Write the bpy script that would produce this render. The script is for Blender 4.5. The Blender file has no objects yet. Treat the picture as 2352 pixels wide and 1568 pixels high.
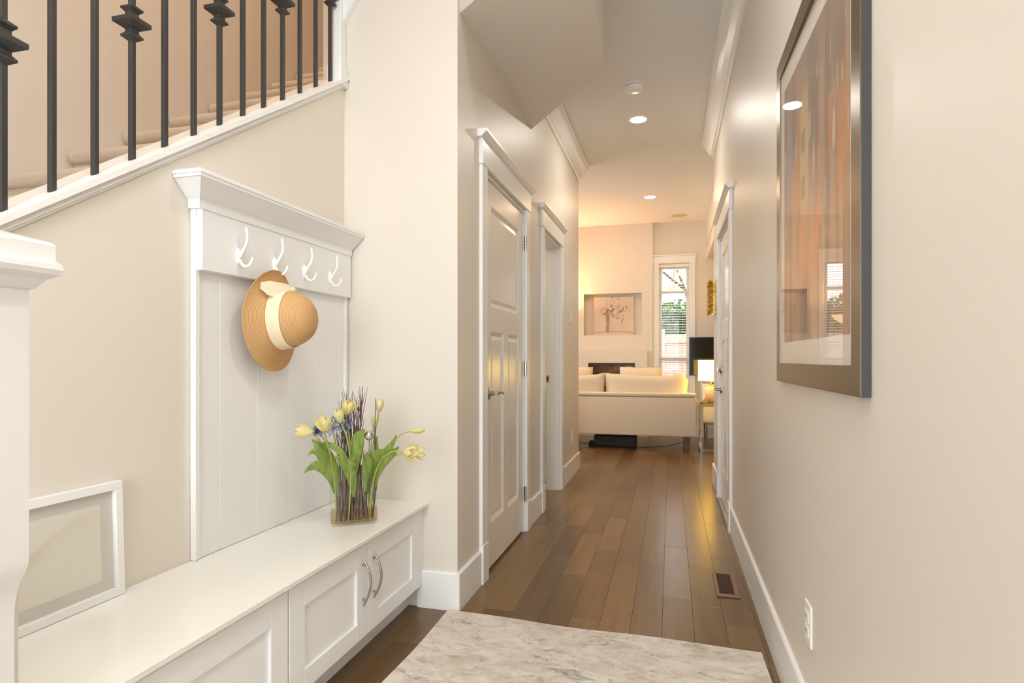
import bpy, bmesh, math, random
from mathutils import Vector, Matrix, Euler
from math import sin, cos, pi, radians, sqrt, atan2
random.seed(7)
SC = bpy.context.scene
COL = SC.collection

# ------------------------------------------------------------------ camera
F = 1374.0; CX = 1176.0; HY = 825.0; TH = math.atan(365.0 / F); EYE = 1.1
cam = bpy.data.cameras.new('camera'); camo = bpy.data.objects.new('camera', cam); COL.objects.link(camo)
camo.location = (0, 0, EYE); camo.rotation_euler = (pi / 2, 0, TH)
cam.sensor_width = 36; cam.lens = 36 * F / 2352; cam.shift_y = (HY - 784) / 2352.0
cam.clip_start = 0.02; cam.clip_end = 200
SC.camera = camo

def at(px, py, zc):
    """world point of a photograph pixel at view depth zc (used only to read positions off the photograph)"""
    u = (px - CX) / F; v = -(py - HY) / F
    return Vector(((u * cos(TH) - sin(TH)) * zc, (u * sin(TH) + cos(TH)) * zc, EYE + v * zc))

# ------------------------------------------------------------------ world, sun, exposure
W = bpy.data.worlds.new('world'); SC.world = W; W.use_nodes = True
wn = W.node_tree.nodes; wl = W.node_tree.links
bg = wn['Background']
sky = wn.new('ShaderNodeTexSky'); sky.sky_type = 'HOSEK_WILKIE'; sky.turbidity = 6; sky.sun_direction = (0.3, 0.5, 0.8)
mixs = wn.new('ShaderNodeMix'); mixs.data_type = 'RGBA'; mixs.inputs[0].default_value = 0.75
mixs.inputs[7].default_value = (0.95, 0.97, 1.0, 1)
wl.new(sky.outputs[0], mixs.inputs[6]); wl.new(mixs.outputs[2], bg.inputs[0]); bg.inputs[1].default_value = 5.5
SC.view_settings.view_transform = 'Standard'; SC.view_settings.look = 'None'
SC.view_settings.gamma = 1; SC.view_settings.use_curve_mapping = False
SC.view_settings.exposure = 0.0
SC.cycles.use_denoising = True
SC.cycles.max_bounces = 12; SC.cycles.diffuse_bounces = 6; SC.cycles.glossy_bounces = 4
SC.cycles.transparent_max_bounces = 16; SC.cycles.transmission_bounces = 8
SC.cycles.sample_clamp_indirect = 6

def light(name, kind, loc, power, color, rot=(0, 0, 0), size=None, size_y=None, spot=None, radius=None):
    l = bpy.data.lights.new(name, kind); l.energy = power; l.color = color
    if kind == 'AREA':
        l.size = size
        if size_y: l.shape = 'RECTANGLE'; l.size_y = size_y
        else: l.shape = 'DISK'
    if spot: l.spot_size = spot; l.spot_blend = 0.9
    if radius: l.shadow_soft_size = radius
    o = bpy.data.objects.new(name, l); COL.objects.link(o); o.location = loc; o.rotation_euler = rot
    return o
DAY = (0.82, 0.91, 1.0); WARM = (1.0, 0.62, 0.30); SOFT = (1.0, 0.90, 0.76)
# daylight through the glazed front door wall behind the camera (a real opening, see wall_front)
light('daylight_front', 'AREA', (-0.55, -2.25, 1.6), 64, DAY, (-pi / 2, 0, pi), 1.6, 2.2)
# the stairwell's and living room's own ceiling lights
light('stair_ceiling_light', 'AREA', (-2.0, 1.9, 5.3), 38, (1.0, 0.67, 0.42), (0, 0, 0), 0.5)
light('foyer_ceiling_light', 'AREA', (-0.6, 0.6, 3.0), 12, (1.0, 0.96, 0.92), (0, 0, 0), 0.6)
light('living_daylight', 'AREA', (-3.9, 7.4, 1.6), 14, (1.0, 0.95, 0.84), (0, -pi / 2, 0), 1.6, 1.8)

# ------------------------------------------------------------------ materials
def srgb(r, g, b):
    f = lambda c: ((c / 255) / 12.92) if c / 255 <= 0.04045 else (((c / 255) + 0.055) / 1.055) ** 2.4
    return (f(r), f(g), f(b), 1.0)
MATS = {}
def mat(name, col, rough=0.5, metal=0.0, spec=0.5, **k):
    m = bpy.data.materials.new(name); m.use_nodes = True
    nt = m.node_tree; b = nt.nodes['Principled BSDF']
    b.inputs['Base Color'].default_value = col if len(col) == 4 else (*col, 1)
    b.inputs['Roughness'].default_value = rough; b.inputs['Metallic'].default_value = metal
    b.inputs['Specular IOR Level'].default_value = spec
    if 'coat' in k: b.inputs['Coat Weight'].default_value = k['coat']; b.inputs['Coat Roughness'].default_value = k.get('coat_rough', 0.1)
    if 'trans' in k: b.inputs['Transmission Weight'].default_value = k['trans']; b.inputs['IOR'].default_value = k.get('ior', 1.45)
    if 'sheen' in k: b.inputs['Sheen Weight'].default_value = k['sheen']
    if 'emit' in k: b.inputs['Emission Color'].default_value = (*k['emit'][:3], 1); b.inputs['Emission Strength'].default_value = k['power']
    if 'sub' in k: b.inputs['Subsurface Weight'].default_value = k['sub']; b.inputs['Subsurface Radius'].default_value = (0.01, 0.01, 0.005)
    MATS[name] = m
    return m
def N(m, t, **k):
    n = m.node_tree.nodes.new(t)
    for a, v in k.items(): setattr(n, a, v)
    return n
def L(m, a, b): m.node_tree.links.new(a, b)
def P(m): return m.node_tree.nodes['Principled BSDF']
def coords(m, scale=(1, 1, 1), kind='Object', rot=(0, 0, 0)):
    tc = N(m, 'ShaderNodeTexCoord'); mp = N(m, 'ShaderNodeMapping'); mp.inputs['Scale'].default_value = scale
    mp.inputs['Rotation'].default_value = rot
    L(m, tc.outputs[kind], mp.inputs['Vector']); return mp.outputs[0]
def noise(m, vec, scale, detail=4, rough=0.5, dist=0.0):
    n = N(m, 'ShaderNodeTexNoise'); n.inputs['Scale'].default_value = scale; n.inputs['Detail'].default_value = detail
    n.inputs['Roughness'].default_value = rough; n.inputs['Distortion'].default_value = dist
    L(m, vec, n.inputs['Vector']); return n.outputs[0]
def ramp(m, fac, stops):
    r = N(m, 'ShaderNodeValToRGB'); e = r.color_ramp.elements
    while len(e) < len(stops): e.new(0.5)
    for i, (p, c) in enumerate(stops): e[i].position = p; e[i].color = c
    L(m, fac, r.inputs[0]); return r.outputs[0]
def bump(m, h, strength=0.2, dist=0.002):
    b = N(m, 'ShaderNodeBump'); b.inputs['Strength'].default_value = strength; b.inputs['Distance'].default_value = dist
    L(m, h, b.inputs['Height']); L(m, b.outputs[0], P(m).inputs['Normal'])

wall_paint = mat('wall_paint', srgb(222, 214.8, 203), 0.42, spec=0.38)
bump(wall_paint, noise(wall_paint, coords(wall_paint), 220, 2), 0.05, 0.0006)
trim_paint = mat('trim_paint', srgb(236, 236, 234), 0.32, spec=0.5)
board_paint = mat('board_paint', srgb(236, 237, 236), 0.38)
bench_gloss = mat('bench_gloss', srgb(236, 235, 228), 0.16)
door_paint = mat('door_paint', srgb(233, 230, 223), 0.22, spec=0.55)
ceil_paint = mat('ceil_paint', srgb(230, 229, 227), 0.9, spec=0.2)
iron = mat('black_iron', srgb(52, 50, 48), 0.45, spec=0.4)
nickel = mat('brushed_nickel', srgb(176, 170, 160), 0.28, 1.0)
chrome = mat('chrome', srgb(215, 215, 218), 0.08, 1.0)
carpet = mat('carpet', srgb(222, 204, 178), 0.95, spec=0.1, sheen=0.3)
cv = coords(carpet); cn = noise(carpet, cv, 260, 3, 0.7)
L(carpet, ramp(carpet, cn, [(0.3, srgb(196, 176, 150)), (0.7, srgb(234, 218, 194))]), P(carpet).inputs['Base Color'])
bump(carpet, cn, 0.9, 0.006)
# floor planks: dark stained, semi gloss
wood = mat('floor_wood', srgb(92, 62, 40), 0.24, spec=0.5)
oi = N(wood, 'ShaderNodeObjectInfo'); geo = N(wood, 'ShaderNodeNewGeometry')
addr = N(wood, 'ShaderNodeMath', operation='ADD'); L(wood, oi.outputs['Random'], addr.inputs[0]); L(wood, geo.outputs['Random Per Island'], addr.inputs[1])
frac = N(wood, 'ShaderNodeMath', operation='FRACT'); L(wood, addr.outputs[0], frac.inputs[0])
gv = coords(wood, (26, 1.2, 10)); g1 = noise(wood, gv, 1.0, 3, 0.5, 0.0)
g2 = noise(wood, coords(wood), 5.0, 3, 0.5)
grain = ramp(wood, g1, [(0.2, srgb(114, 87, 52)), (0.5, srgb(122, 94, 57)), (0.85, srgb(130, 101, 63))])
tint = ramp(wood, frac.outputs[0], [(0.0, srgb(190, 180, 175)), (0.5, srgb(222, 218, 214)), (1.0, srgb(250, 250, 250))])
mx = N(wood, 'ShaderNodeMix', data_type='RGBA', blend_type='MULTIPLY'); mx.inputs[0].default_value = 1.0
L(wood, grain, mx.inputs[6]); L(wood, tint, mx.inputs[7]); L(wood, mx.outputs[2], P(wood).inputs['Base Color'])
P(wood).inputs['Roughness'].default_value = 0.27
dark_gap = mat('dark_gap', srgb(40, 26, 18), 0.7)
subfloor = mat('subfloor', srgb(76, 56, 36), 0.6)
vent_metal = mat('vent_brown', srgb(122, 88, 72), 0.4)
vent_dark = mat('vent_dark', srgb(60, 26, 22), 0.5)
# rug
rugm = mat('rug_weave', srgb(200, 192, 182), 0.95, spec=0.1, sheen=0.2)
rv = coords(rugm, (1, 1.6, 1), rot=(0, 0, 0.5)); r1 = noise(rugm, rv, 4.5, 8, 0.72, 1.2); r2 = noise(rugm, rv, 14, 8, 0.8, 0.6)
r3 = noise(rugm, coords(rugm, (1, 2.2, 1), rot=(0, 0, 0.35)), 7, 10, 0.85, 0.8)
c1 = ramp(rugm, r1, [(0.30, srgb(204, 192, 176)), (0.48, srgb(228, 220, 208)), (0.62, srgb(242, 238, 232)), (0.8, srgb(216, 206, 193))])
c2 = ramp(rugm, r3, [(0.0, srgb(112, 108, 112)), (0.38, srgb(142, 138, 140)), (0.455, srgb(228, 225, 220)), (1.0, srgb(255, 255, 255))])
mr = N(rugm, 'ShaderNodeMix', data_type='RGBA', blend_type='MULTIPLY'); mr.inputs[0].default_value = 0.9
L(rugm, c1, mr.inputs[6]); L(rugm, c2, mr.inputs[7])
c3 = ramp(rugm, r2, [(0.30, srgb(200, 190, 178)), (0.5, srgb(255, 255, 255))])
mr2 = N(rugm, 'ShaderNodeMix', data_type='RGBA', blend_type='MULTIPLY'); mr2.inputs[0].default_value = 0.8
L(rugm, mr.outputs[2], mr2.inputs[6]); L(rugm, c3, mr2.inputs[7]); L(rugm, mr2.outputs[2], P(rugm).inputs['Base Color'])
bump(rugm, noise(rugm, coords(rugm), 420, 2), 0.6, 0.002)
# fabrics etc
sofa_cloth = mat('sofa_cloth', srgb(226, 214, 192), 0.9, spec=0.15, sheen=0.3)
sv = coords(sofa_cloth, (60, 60, 260)); bump(sofa_cloth, noise(sofa_cloth, sv, 3, 3), 0.3, 0.002)
walnut = mat('walnut', srgb(92, 54, 32), 0.4)
L(walnut, ramp(walnut, noise(walnut, coords(walnut, (14, 14, 2)), 3, 4), [(0.3, srgb(66, 36, 20)), (0.7, srgb(116, 72, 44))]), P(walnut).inputs['Base Color'])
straw = mat('straw', srgb(198, 152, 96), 0.75, spec=0.2)
sa = N(straw, 'ShaderNodeAttribute'); sa.attribute_name = 'arc'
sm_ = N(straw, 'ShaderNodeMath', operation='MULTIPLY'); L(straw, sa.outputs['Fac'], sm_.inputs[0]); sm_.inputs[1].default_value = 2 * pi / 0.0048
ss_ = N(straw, 'ShaderNodeMath', operation='SINE'); L(straw, sm_.outputs[0], ss_.inputs[0])
sn = noise(straw, coords(straw), 260, 3)
sq_ = N(straw, 'ShaderNodeMath', operation='MULTIPLY_ADD'); L(straw, ss_.outputs[0], sq_.inputs[0]); sq_.inputs[1].default_value = 0.28; L(straw, sn, sq_.inputs[2])
L(straw, ramp(straw, sq_.outputs[0], [(0.15, srgb(184, 142, 92)), (0.45, srgb(208, 166, 114)), (0.8, srgb(218, 178, 126))]), P(straw).inputs['Base Color'])
bump(straw, sq_.outputs[0], 0.6, 0.0018)
ribbon = mat('ribbon_cloth', srgb(238, 222, 190), 0.8, spec=0.2)
bump(ribbon, noise(ribbon, coords(ribbon, (1, 1, 1)), 500, 2), 0.3, 0.001)
tulip_m = mat('tulip_petal', srgb(246, 236, 150), 0.5, sub=0.25)
tv_ = noise(tulip_m, coords(tulip_m, (1, 1, 1)), 30, 3)
L(tulip_m, ramp(tulip_m, tv_, [(0.3, srgb(252, 242, 160)), (0.7, srgb(255, 250, 214))]), P(tulip_m).inputs['Base Color'])
leaf_m = mat('tulip_leaf', srgb(132, 160, 62), 0.42)
L(leaf_m, ramp(leaf_m, noise(leaf_m, coords(leaf_m, (60, 60, 6)), 1.5, 3), [(0.3, srgb(140, 168, 76)), (0.7, srgb(188, 206, 116))]), P(leaf_m).inputs['Base Color'])
stem_m = mat('tulip_stem', srgb(168, 176, 84), 0.45)
blue_m = mat('blue_petal', srgb(128, 138, 182), 0.6)
L(blue_m, ramp(blue_m, noise(blue_m, coords(blue_m), 45, 2), [(0.35, srgb(88, 92, 138)), (0.5, srgb(134, 144, 186)), (0.68, srgb(186, 198, 204))]), P(blue_m).inputs['Base Color'])
twig_m = mat('twig_bark', srgb(92, 72, 64), 0.8)
L(twig_m, ramp(twig_m, noise(twig_m, coords(twig_m, (60, 60, 14)), 1.5, 4), [(0.3, srgb(78, 58, 52)), (0.55, srgb(124, 104, 98)), (0.8, srgb(176, 162, 154))]), P(twig_m).inputs['Base Color'])
def glassmat(name, tint=(1, 1, 1), refl=1.0, rough=0.0):
    m = bpy.data.materials.new(name); m.use_nodes = True; nt = m.node_tree; nt.nodes.clear()
    out = nt.nodes.new('ShaderNodeOutputMaterial'); mix = nt.nodes.new('ShaderNodeMixShader')
    tr = nt.nodes.new('ShaderNodeBsdfTransparent'); gl = nt.nodes.new('ShaderNodeBsdfGlossy'); fr = nt.nodes.new('ShaderNodeFresnel')
    tr.inputs[0].default_value = (*tint, 1); gl.inputs['Roughness'].default_value = rough; fr.inputs[0].default_value = 1.45
    mu = nt.nodes.new('ShaderNodeMath'); mu.operation = 'MULTIPLY'; mu.inputs[1].default_value = refl
    ge = nt.nodes.new('ShaderNodeNewGeometry'); inv = nt.nodes.new('ShaderNodeMath'); inv.operation = 'SUBTRACT'; inv.inputs[0].default_value = 1.0
    mf = nt.nodes.new('ShaderNodeMath'); mf.operation = 'MULTIPLY'
    nt.links.new(ge.outputs['Backfacing'], inv.inputs[1]); nt.links.new(fr.outputs[0], mu.inputs[0]); nt.links.new(mu.outputs[0], mf.inputs[0])
    nt.links.new(inv.outputs[0], mf.inputs[1]); nt.links.new(mf.outputs[0], mix.inputs[0])
    nt.links.new(tr.outputs[0], mix.inputs[1]); nt.links.new(gl.outputs[0], mix.inputs[2]); nt.links.new(mix.outputs[0], out.inputs[0])
    return m
pane_glass = glassmat('pane_glass')
vase_glass = glassmat('vase_glass', (0.97, 0.985, 0.97), 1.0)
water_m = glassmat('vase_water', (0.92, 0.80, 0.66), 0.5)
table_glass = glassmat('table_glass', (0.80, 0.92, 0.84), 1.0)
gold = mat('antique_gold', srgb(196, 156, 70), 0.35, 0.9)
L(gold, ramp(gold, noise(gold, coords(gold), 40, 4), [(0.3, srgb(140, 100, 34)), (0.7, srgb(220, 184, 96))]), P(gold).inputs['Base Color'])
frame_metal = mat('bronze_frame', srgb(122, 110, 92), 0.30, 0.85)
frame_side = mat('dark_frame_side', srgb(58, 56, 54), 0.45, 0.0)
mat_board = mat('mat_board', srgb(226, 218, 206), 0.8)
tv_black = mat('tv_black', srgb(10, 11, 14), 0.18)
lamp_shade = mat('lamp_shade', srgb(255, 240, 200), 0.8, emit=(1.0, 0.62, 0.10), power=8.0)
ceramic = mat('pink_ceramic', srgb(240, 214, 186), 0.25)
white_plastic = mat('white_plastic', srgb(238, 236, 230), 0.35)
light_emit = mat('downlight_lens', srgb(255, 250, 240), 0.5, emit=(1.0, 0.93, 0.82), power=14)
grille = mat('speaker_grille', srgb(206, 190, 164), 0.8)
firebox_dark = mat('firebox_metal', srgb(62, 50, 38), 0.35, 0.5)
fire_glass = mat('firebox_glass', srgb(96, 74, 56), 0.12, 0.0)
L(fire_glass, ramp(fire_glass, noise(fire_glass, coords(fire_glass, (4, 1, 9)), 2, 3, 0.5, 1), [(0.3, srgb(84, 62, 46)), (0.55, srgb(140, 112, 86)), (0.75, srgb(176, 146, 118))]), P(fire_glass).inputs['Base Color'])
blind_m = mat('blind_slat', srgb(240, 238, 232), 0.5)
hedge_m = mat('hedge_leaf', srgb(74, 110, 48), 0.6)
L(hedge_m, ramp(hedge_m, noise(hedge_m, coords(hedge_m), 9, 3), [(0.3, srgb(44, 78, 40)), (0.55, srgb(92, 128, 60)), (0.75, srgb(140, 168, 90))]), P(hedge_m).inputs['Base Color'])
autumn_m = mat('autumn_leaf', srgb(214, 190, 110), 0.6)
fence_m = mat('fence_wood', srgb(222, 186, 166), 0.7)
bark_m = mat('tree_bark', srgb(96, 80, 70), 0.9)
soil_m = mat('garden_ground', srgb(120, 110, 92), 0.95)
dark_box = mat('dark_plastic', srgb(34, 26, 22), 0.6)
amber_glass = glassmat('amber_glass', (0.75, 0.55, 0.28), 1.0)
silver_ball = mat('silver_bauble', srgb(200, 208, 196), 0.12, 1.0)
vc_art = mat('print_ink', (1, 1, 1, 1), 0.7, spec=0.2)
vca = N(vc_art, 'ShaderNodeVertexColor'); vca.layer_name = 'ink'; L(vc_art, vca.outputs[0], P(vc_art).inputs['Base Color'])

# ------------------------------------------------------------------ builders
ROOTS = {}
def tag(o, label=None, cat=None, group=None, kind=None):
    if label: o['label'] = label
    if cat: o['category'] = cat
    if group: o['group'] = group
    if kind: o['kind'] = kind
    return o
def thing(name, label, cat, loc=(0, 0, 0), rz=0.0, group=None, kind=None):
    o = bpy.data.objects.new(name, None); COL.objects.link(o); o.empty_display_size = 0.05
    o.location = loc; o.rotation_euler = (0, 0, rz)
    ROOTS[o.name] = Matrix.Translation(loc) @ Matrix.Rotation(rz, 4, 'Z')
    return tag(o, label, cat, group, kind)
def setting(name, loc=(0, 0, 0)):
    return thing(name, None, None, loc, kind='structure')
def obj(name, bm, m, parent=None, smooth=False, local=False, label=None, cat=None, group=None, kind=None, angle=None):
    me = bpy.data.meshes.new(name)
    bm.normal_update()
    bm.to_mesh(me); bm.free()
    o = bpy.data.objects.new(name, me); COL.objects.link(o)
    if m is not None: me.materials.append(m)
    if smooth:
        for p in me.polygons: p.use_smooth = True
        if angle is None: angle = 40
        try: me.set_sharp_from_angle(angle=radians(angle))
        except Exception: pass
    if parent is not None:
        M = ROOTS.get(parent.name, Matrix.Identity(4)); ROOTS[o.name] = M
        if not local: me.transform(M.inverted())
        o.parent = parent
    else:
        if not local and len(me.vertices):
            xs = [v.co.x for v in me.vertices]; ys = [v.co.y for v in me.vertices]; zs = [v.co.z for v in me.vertices]
            c = Vector(((min(xs) + max(xs)) / 2, (min(ys) + max(ys)) / 2, min(zs)))
            me.transform(Matrix.Translation(-c)); o.location = c
            ROOTS[o.name] = Matrix.Translation(c)
        else: ROOTS[o.name] = Matrix.Identity(4)
    tag(o, label, cat, group, kind)
    return o
def boxin(bm, x0, x1, y0, y1, z0, z1, bev=0.0, M=None):
    if x0 > x1: x0, x1 = x1, x0
    if y0 > y1: y0, y1 = y1, y0
    if z0 > z1: z0, z1 = z1, z0
    vs = [bm.verts.new(p) for p in ((x0, y0, z0), (x1, y0, z0), (x1, y1, z0), (x0, y1, z0), (x0, y0, z1), (x1, y0, z1), (x1, y1, z1), (x0, y1, z1))]
    fs = [bm.faces.new([vs[i] for i in f]) for f in ((0, 3, 2, 1), (4, 5, 6, 7), (0, 1, 5, 4), (1, 2, 6, 5), (2, 3, 7, 6), (3, 0, 4, 7))]
    if bev:
        es = list({e for f in fs for e in f.edges})
        r = bmesh.ops.bevel(bm, geom=es, offset=bev, segments=1 if bev < 0.004 else 2, affect='EDGES', profile=0.6)
        vs = list({v for f in r['faces'] for v in f.verts} | {v for v in vs if v.is_valid})
    if M is not None:
        for v in vs: v.co = M @ v.co
    return bm
def BX(*boxes, bev=0.0):
    bm = bmesh.new()
    for b in boxes: boxin(bm, *b[:6], bev=b[6] if len(b) > 6 else bev)
    return bm
def prism(pts, axis, a0, a1, bm=None):
    """extrude the 2-D outline along an axis: axis 'x' uses (y,z) points, 'y' (x,z), 'z' (x,y)"""
    bm = bm or bmesh.new()
    def p3(p, a):
        return {'x': (a, p[0], p[1]), 'y': (p[0], a, p[1]), 'z': (p[0], p[1], a)}[axis]
    A = [bm.verts.new(p3(p, a0)) for p in pts]; B = [bm.verts.new(p3(p, a1)) for p in pts]
    n = len(pts); fs = [bm.faces.new(A), bm.faces.new(B[::-1])]
    for i in range(n): fs.append(bm.faces.new((A[i], B[i], B[(i + 1) % n], A[(i + 1) % n])))
    bmesh.ops.recalc_face_normals(bm, faces=fs)
    return bm
def lathe(prof, n=24, M=None, bm=None, cap=True):
    bm = bm or bmesh.new(); rings = []
    for r, z in prof:
        rings.append([bm.verts.new((r * cos(2 * pi * i / n), r * sin(2 * pi * i / n), z)) for i in range(n)])
    fs = []
    for a, b in zip(rings, rings[1:]):
        for i in range(n): fs.append(bm.faces.new((a[i], a[(i + 1) % n], b[(i + 1) % n], b[i])))
    if cap:
        if prof[0][0] > 1e-5: fs.append(bm.faces.new(rings[0][::-1]))
        if prof[-1][0] > 1e-5: fs.append(bm.faces.new(rings[-1]))
    if M is not None:
        for rg in rings:
            for v in rg: v.co = M @ v.co
    bmesh.ops.remove_doubles(bm, verts=[v for rg in rings for v in rg], dist=1e-6)
    bmesh.ops.recalc_face_normals(bm, faces=bm.faces[:])
    return bm
def tube(pts, rad, n=8, bm=None):
    bm = bm or bmesh.new(); pts = [Vector(p) for p in pts]; N_ = len(pts)
    rads = rad if isinstance(rad, (list, tuple)) else [rad] * N_
    up = None; rings = []
    for i, p in enumerate(pts):
        t = (pts[min(i + 1, N_ - 1)] - pts[max(i - 1, 0)]).normalized()
        if up is None:
            up = t.orthogonal().normalized()
        up = (up - t * up.dot(t)).normalized(); sd = t.cross(up)
        rings.append([bm.verts.new(p + (up * cos(2 * pi * k / n) + sd * sin(2 * pi * k / n)) * rads[i]) for k in range(n)])
    for a, b in zip(rings, rings[1:]):
        for k in range(n): bm.faces.new((a[k], a[(k + 1) % n], b[(k + 1) % n], b[k]))
    bm.faces.new(rings[0][::-1]); bm.faces.new(rings[-1])
    return bm
def bez(p, n=10):
    p = [Vector(q) for q in p]; out = []
    for i in range(n + 1):
        t = i / n; q = p[:]
        while len(q) > 1: q = [q[j].lerp(q[j + 1], t) for j in range(len(q) - 1)]
        out.append(q[0])
    return out
def wall_grid(fixed, thick, a_lim, z_lim, holes, axis):
    """wall slab with rectangular holes; axis 'x' = wall plane X=fixed running along y; 'y' = plane Y=fixed running along x"""
    bm = bmesh.new()
    As = sorted({a_lim[0], a_lim[1], *[h[0] for h in holes], *[h[1] for h in holes]})
    Zs = sorted({z_lim[0], z_lim[1], *[h[2] for h in holes], *[h[3] for h in holes]})
    for a0, a1 in zip(As, As[1:]):
        z_run = None
        for z0, z1 in zip(Zs, Zs[1:]):
            ca, cz = (a0 + a1) / 2, (z0 + z1) / 2
            if any(h[0] < ca < h[1] and h[2] < cz < h[3] for h in holes): continue
            if axis == 'x': boxin(bm, fixed, fixed + thick, a0, a1, z0, z1)
            else: boxin(bm, a0, a1, fixed, fixed + thick, z0, z1)
    bmesh.ops.remove_doubles(bm, verts=bm.verts[:], dist=1e-5)
    # drop the doubled inner faces
    seen = {}
    for f in list(bm.faces):
        k = tuple(sorted(v.index for v in f.verts))
        seen.setdefault(tuple(sorted((round(v.co.x, 4), round(v.co.y, 4), round(v.co.z, 4)) for v in f.verts)), []).append(f)
    dead = [f for fs in seen.values() if len(fs) > 1 for f in fs]
    bmesh.ops.delete(bm, geom=dead, context='FACES_ONLY')
    return bm
def copy_tree(o, parent=None):
    c = o.copy(); COL.objects.link(c)
    if parent is not None: c.parent = parent
    for ch in list(o.children): copy_tree(ch, c)
    return c

# ------------------------------------------------------------------ key measures (metres)
RX = 0.375      # right hall wall
LX = -0.905     # left hall wall
CZ = 3.05       # ceiling
SY = 2.475      # short wall facing the camera
BXW = -1.46     # wall behind the bench / beside the stairs
BKY = 8.78      # chimney wall at the far end

# ------------------------------------------------------------------ setting: floor
floor = obj('floor', BX((-4.3, 2.6, -2.0, 9.4, -0.10, -0.014)), subfloor, kind='structure')
pw = 0.1265; px0 = -0.0355
KNOWN = {0: [2.869, 3.634, 4.068], 1: [3.311, 3.975], 2: [3.524, 4.179, 5.194], -1: [2.444, 3.303, 4.173]}
planks = []
col0 = int(math.floor((-4.2 - px0) / pw)); col1 = int(math.ceil((2.5 - px0) / pw))
for c in range(col0, col1):
    x0 = px0 + pw * c
    ys = [-1.9]
    kn = KNOWN.get(c, [])
    y = -1.9 + random.uniform(0.1, 0.8)
    lo, hi = (kn[0] - 0.4, kn[-1] + 0.35) if kn else (99, 99)
    while y < 9.3:
        if not (lo < y < hi): ys.append(y)
        y += random.choice([0.36, 0.48, 0.62, 0.75, 0.9]) + random.uniform(-0.04, 0.04)
    ys = sorted(ys + kn) + [9.35]
    for a, b in zip(ys, ys[1:]):
        if b - a > 0.05: planks.append((x0, a, b))
def plank_bm(bm, x0, a, b):
    g = 0.0002
    boxin(bm, x0 + g, x0 + pw - g, a + g, b - g, -0.0135, random.uniform(-0.0006, 0.0), bev=0.0009)
def seen_size(p):
    x, a, b = p; yc = (a + b) / 2
    if yc < 1.2 or yc > 8.7: return 0
    if yc < 2.4 and not (-1.1 < x < RX): return 0
    if 2.4 <= yc < 5.75 and not (LX - pw < x < RX - 0.02): return 0
    if yc >= 5.75 and not (-1.6 < x < 0.9): return 0
    return (b - a) / yc ** 3
planks.sort(key=seen_size, reverse=True)
rest = bmesh.new()
vent_rect = (0.206, 0.309, 2.927, 3.243)
for i, p in enumerate(planks):
    if i < 290 and seen_size(p) > 0:
        bm = bmesh.new(); plank_bm(bm, *p)
        obj('floor_plank', bm, wood, floor)
    else: plank_bm(rest, *p)
obj('floor_planks', rest, wood, floor, kind='stuff')

# ------------------------------------------------------------------ setting: walls
# right hall wall
DR0, DR1 = 4.10, 4.99      # right door opening along y
wr = obj('wall_right', wall_grid(RX, 0.12, (-2.0, 5.70), (0, CZ), [(DR0, DR1, 0, 2.045)], 'x'), wall_paint, kind='structure')
# left hall wall with closet door and powder room opening
D10, D11 = 2.87, 3.72
D20, D21 = 4.28, 4.98
wl_ = obj('wall_left', wall_grid(LX, -0.12, (SY + 0.10, 6.03), (0, CZ), [(D10, D11, 0, 2.045), (D20, D21, 0, 2.045)], 'x'), wall_paint, kind='structure')
# short wall that faces the camera
obj('wall_centre', BX((BXW - 0.11, LX, SY, SY + 0.10, 0, 3.6)), wall_paint, kind='structure')
# bench wall: sloped top carrying the balusters
SL = 0.667
def skirt_z(y): return 1.418 + SL * (y - 0.999)
obj('wall_bench', prism([(-1.10, 0.0), (SY, 0.0), (SY, skirt_z(SY) - 0.03), (-1.10, max(0.02, skirt_z(-1.10) - 0.03))], 'x', BXW, BXW - 0.11), wall_paint, kind='structure')
# stairwell
SWX = -2.5
obj('wall_stair', BX((SWX - 0.1, SWX, -2.0, 5.2, 0, 5.5)), wall_paint, kind='structure')
obj('wall_stair_end', BX((SWX, BXW - 0.11, 5.1, 5.2, 3.05, 5.5)), wall_paint, kind='structure')
obj('wall_stair_upper', BX((BXW - 0.11, BXW - 0.02, SY + 0.1, 5.2, 3.05, 5.5), (BXW - 0.02, BXW + 0.0, -2.0, SY, CZ + 0.12, 5.5)), wall_paint, kind='structure')
obj('ceiling_stair', BX((SWX - 0.1, BXW + 0.1, -2.0, 5.2, 5.5, 5.6)), ceil_paint, kind='structure')
# front wall behind the camera, with the glazed door opening
obj('wall_front', wall_grid(-2.0, -0.12, (SWX, RX), (0, 5.5), [(-1.35, 0.25, 0.4, 2.7)], 'y'), wall_paint, kind='structure')
# ceiling over foyer, hall and living room
obj('ceiling', BX((BXW - 0.02, RX + 0.2, -2.0, 6.1, CZ, CZ + 0.12), (-4.3, 2.6, 6.1, 9.4, CZ, CZ + 0.12)), ceil_paint, kind='structure')
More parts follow.
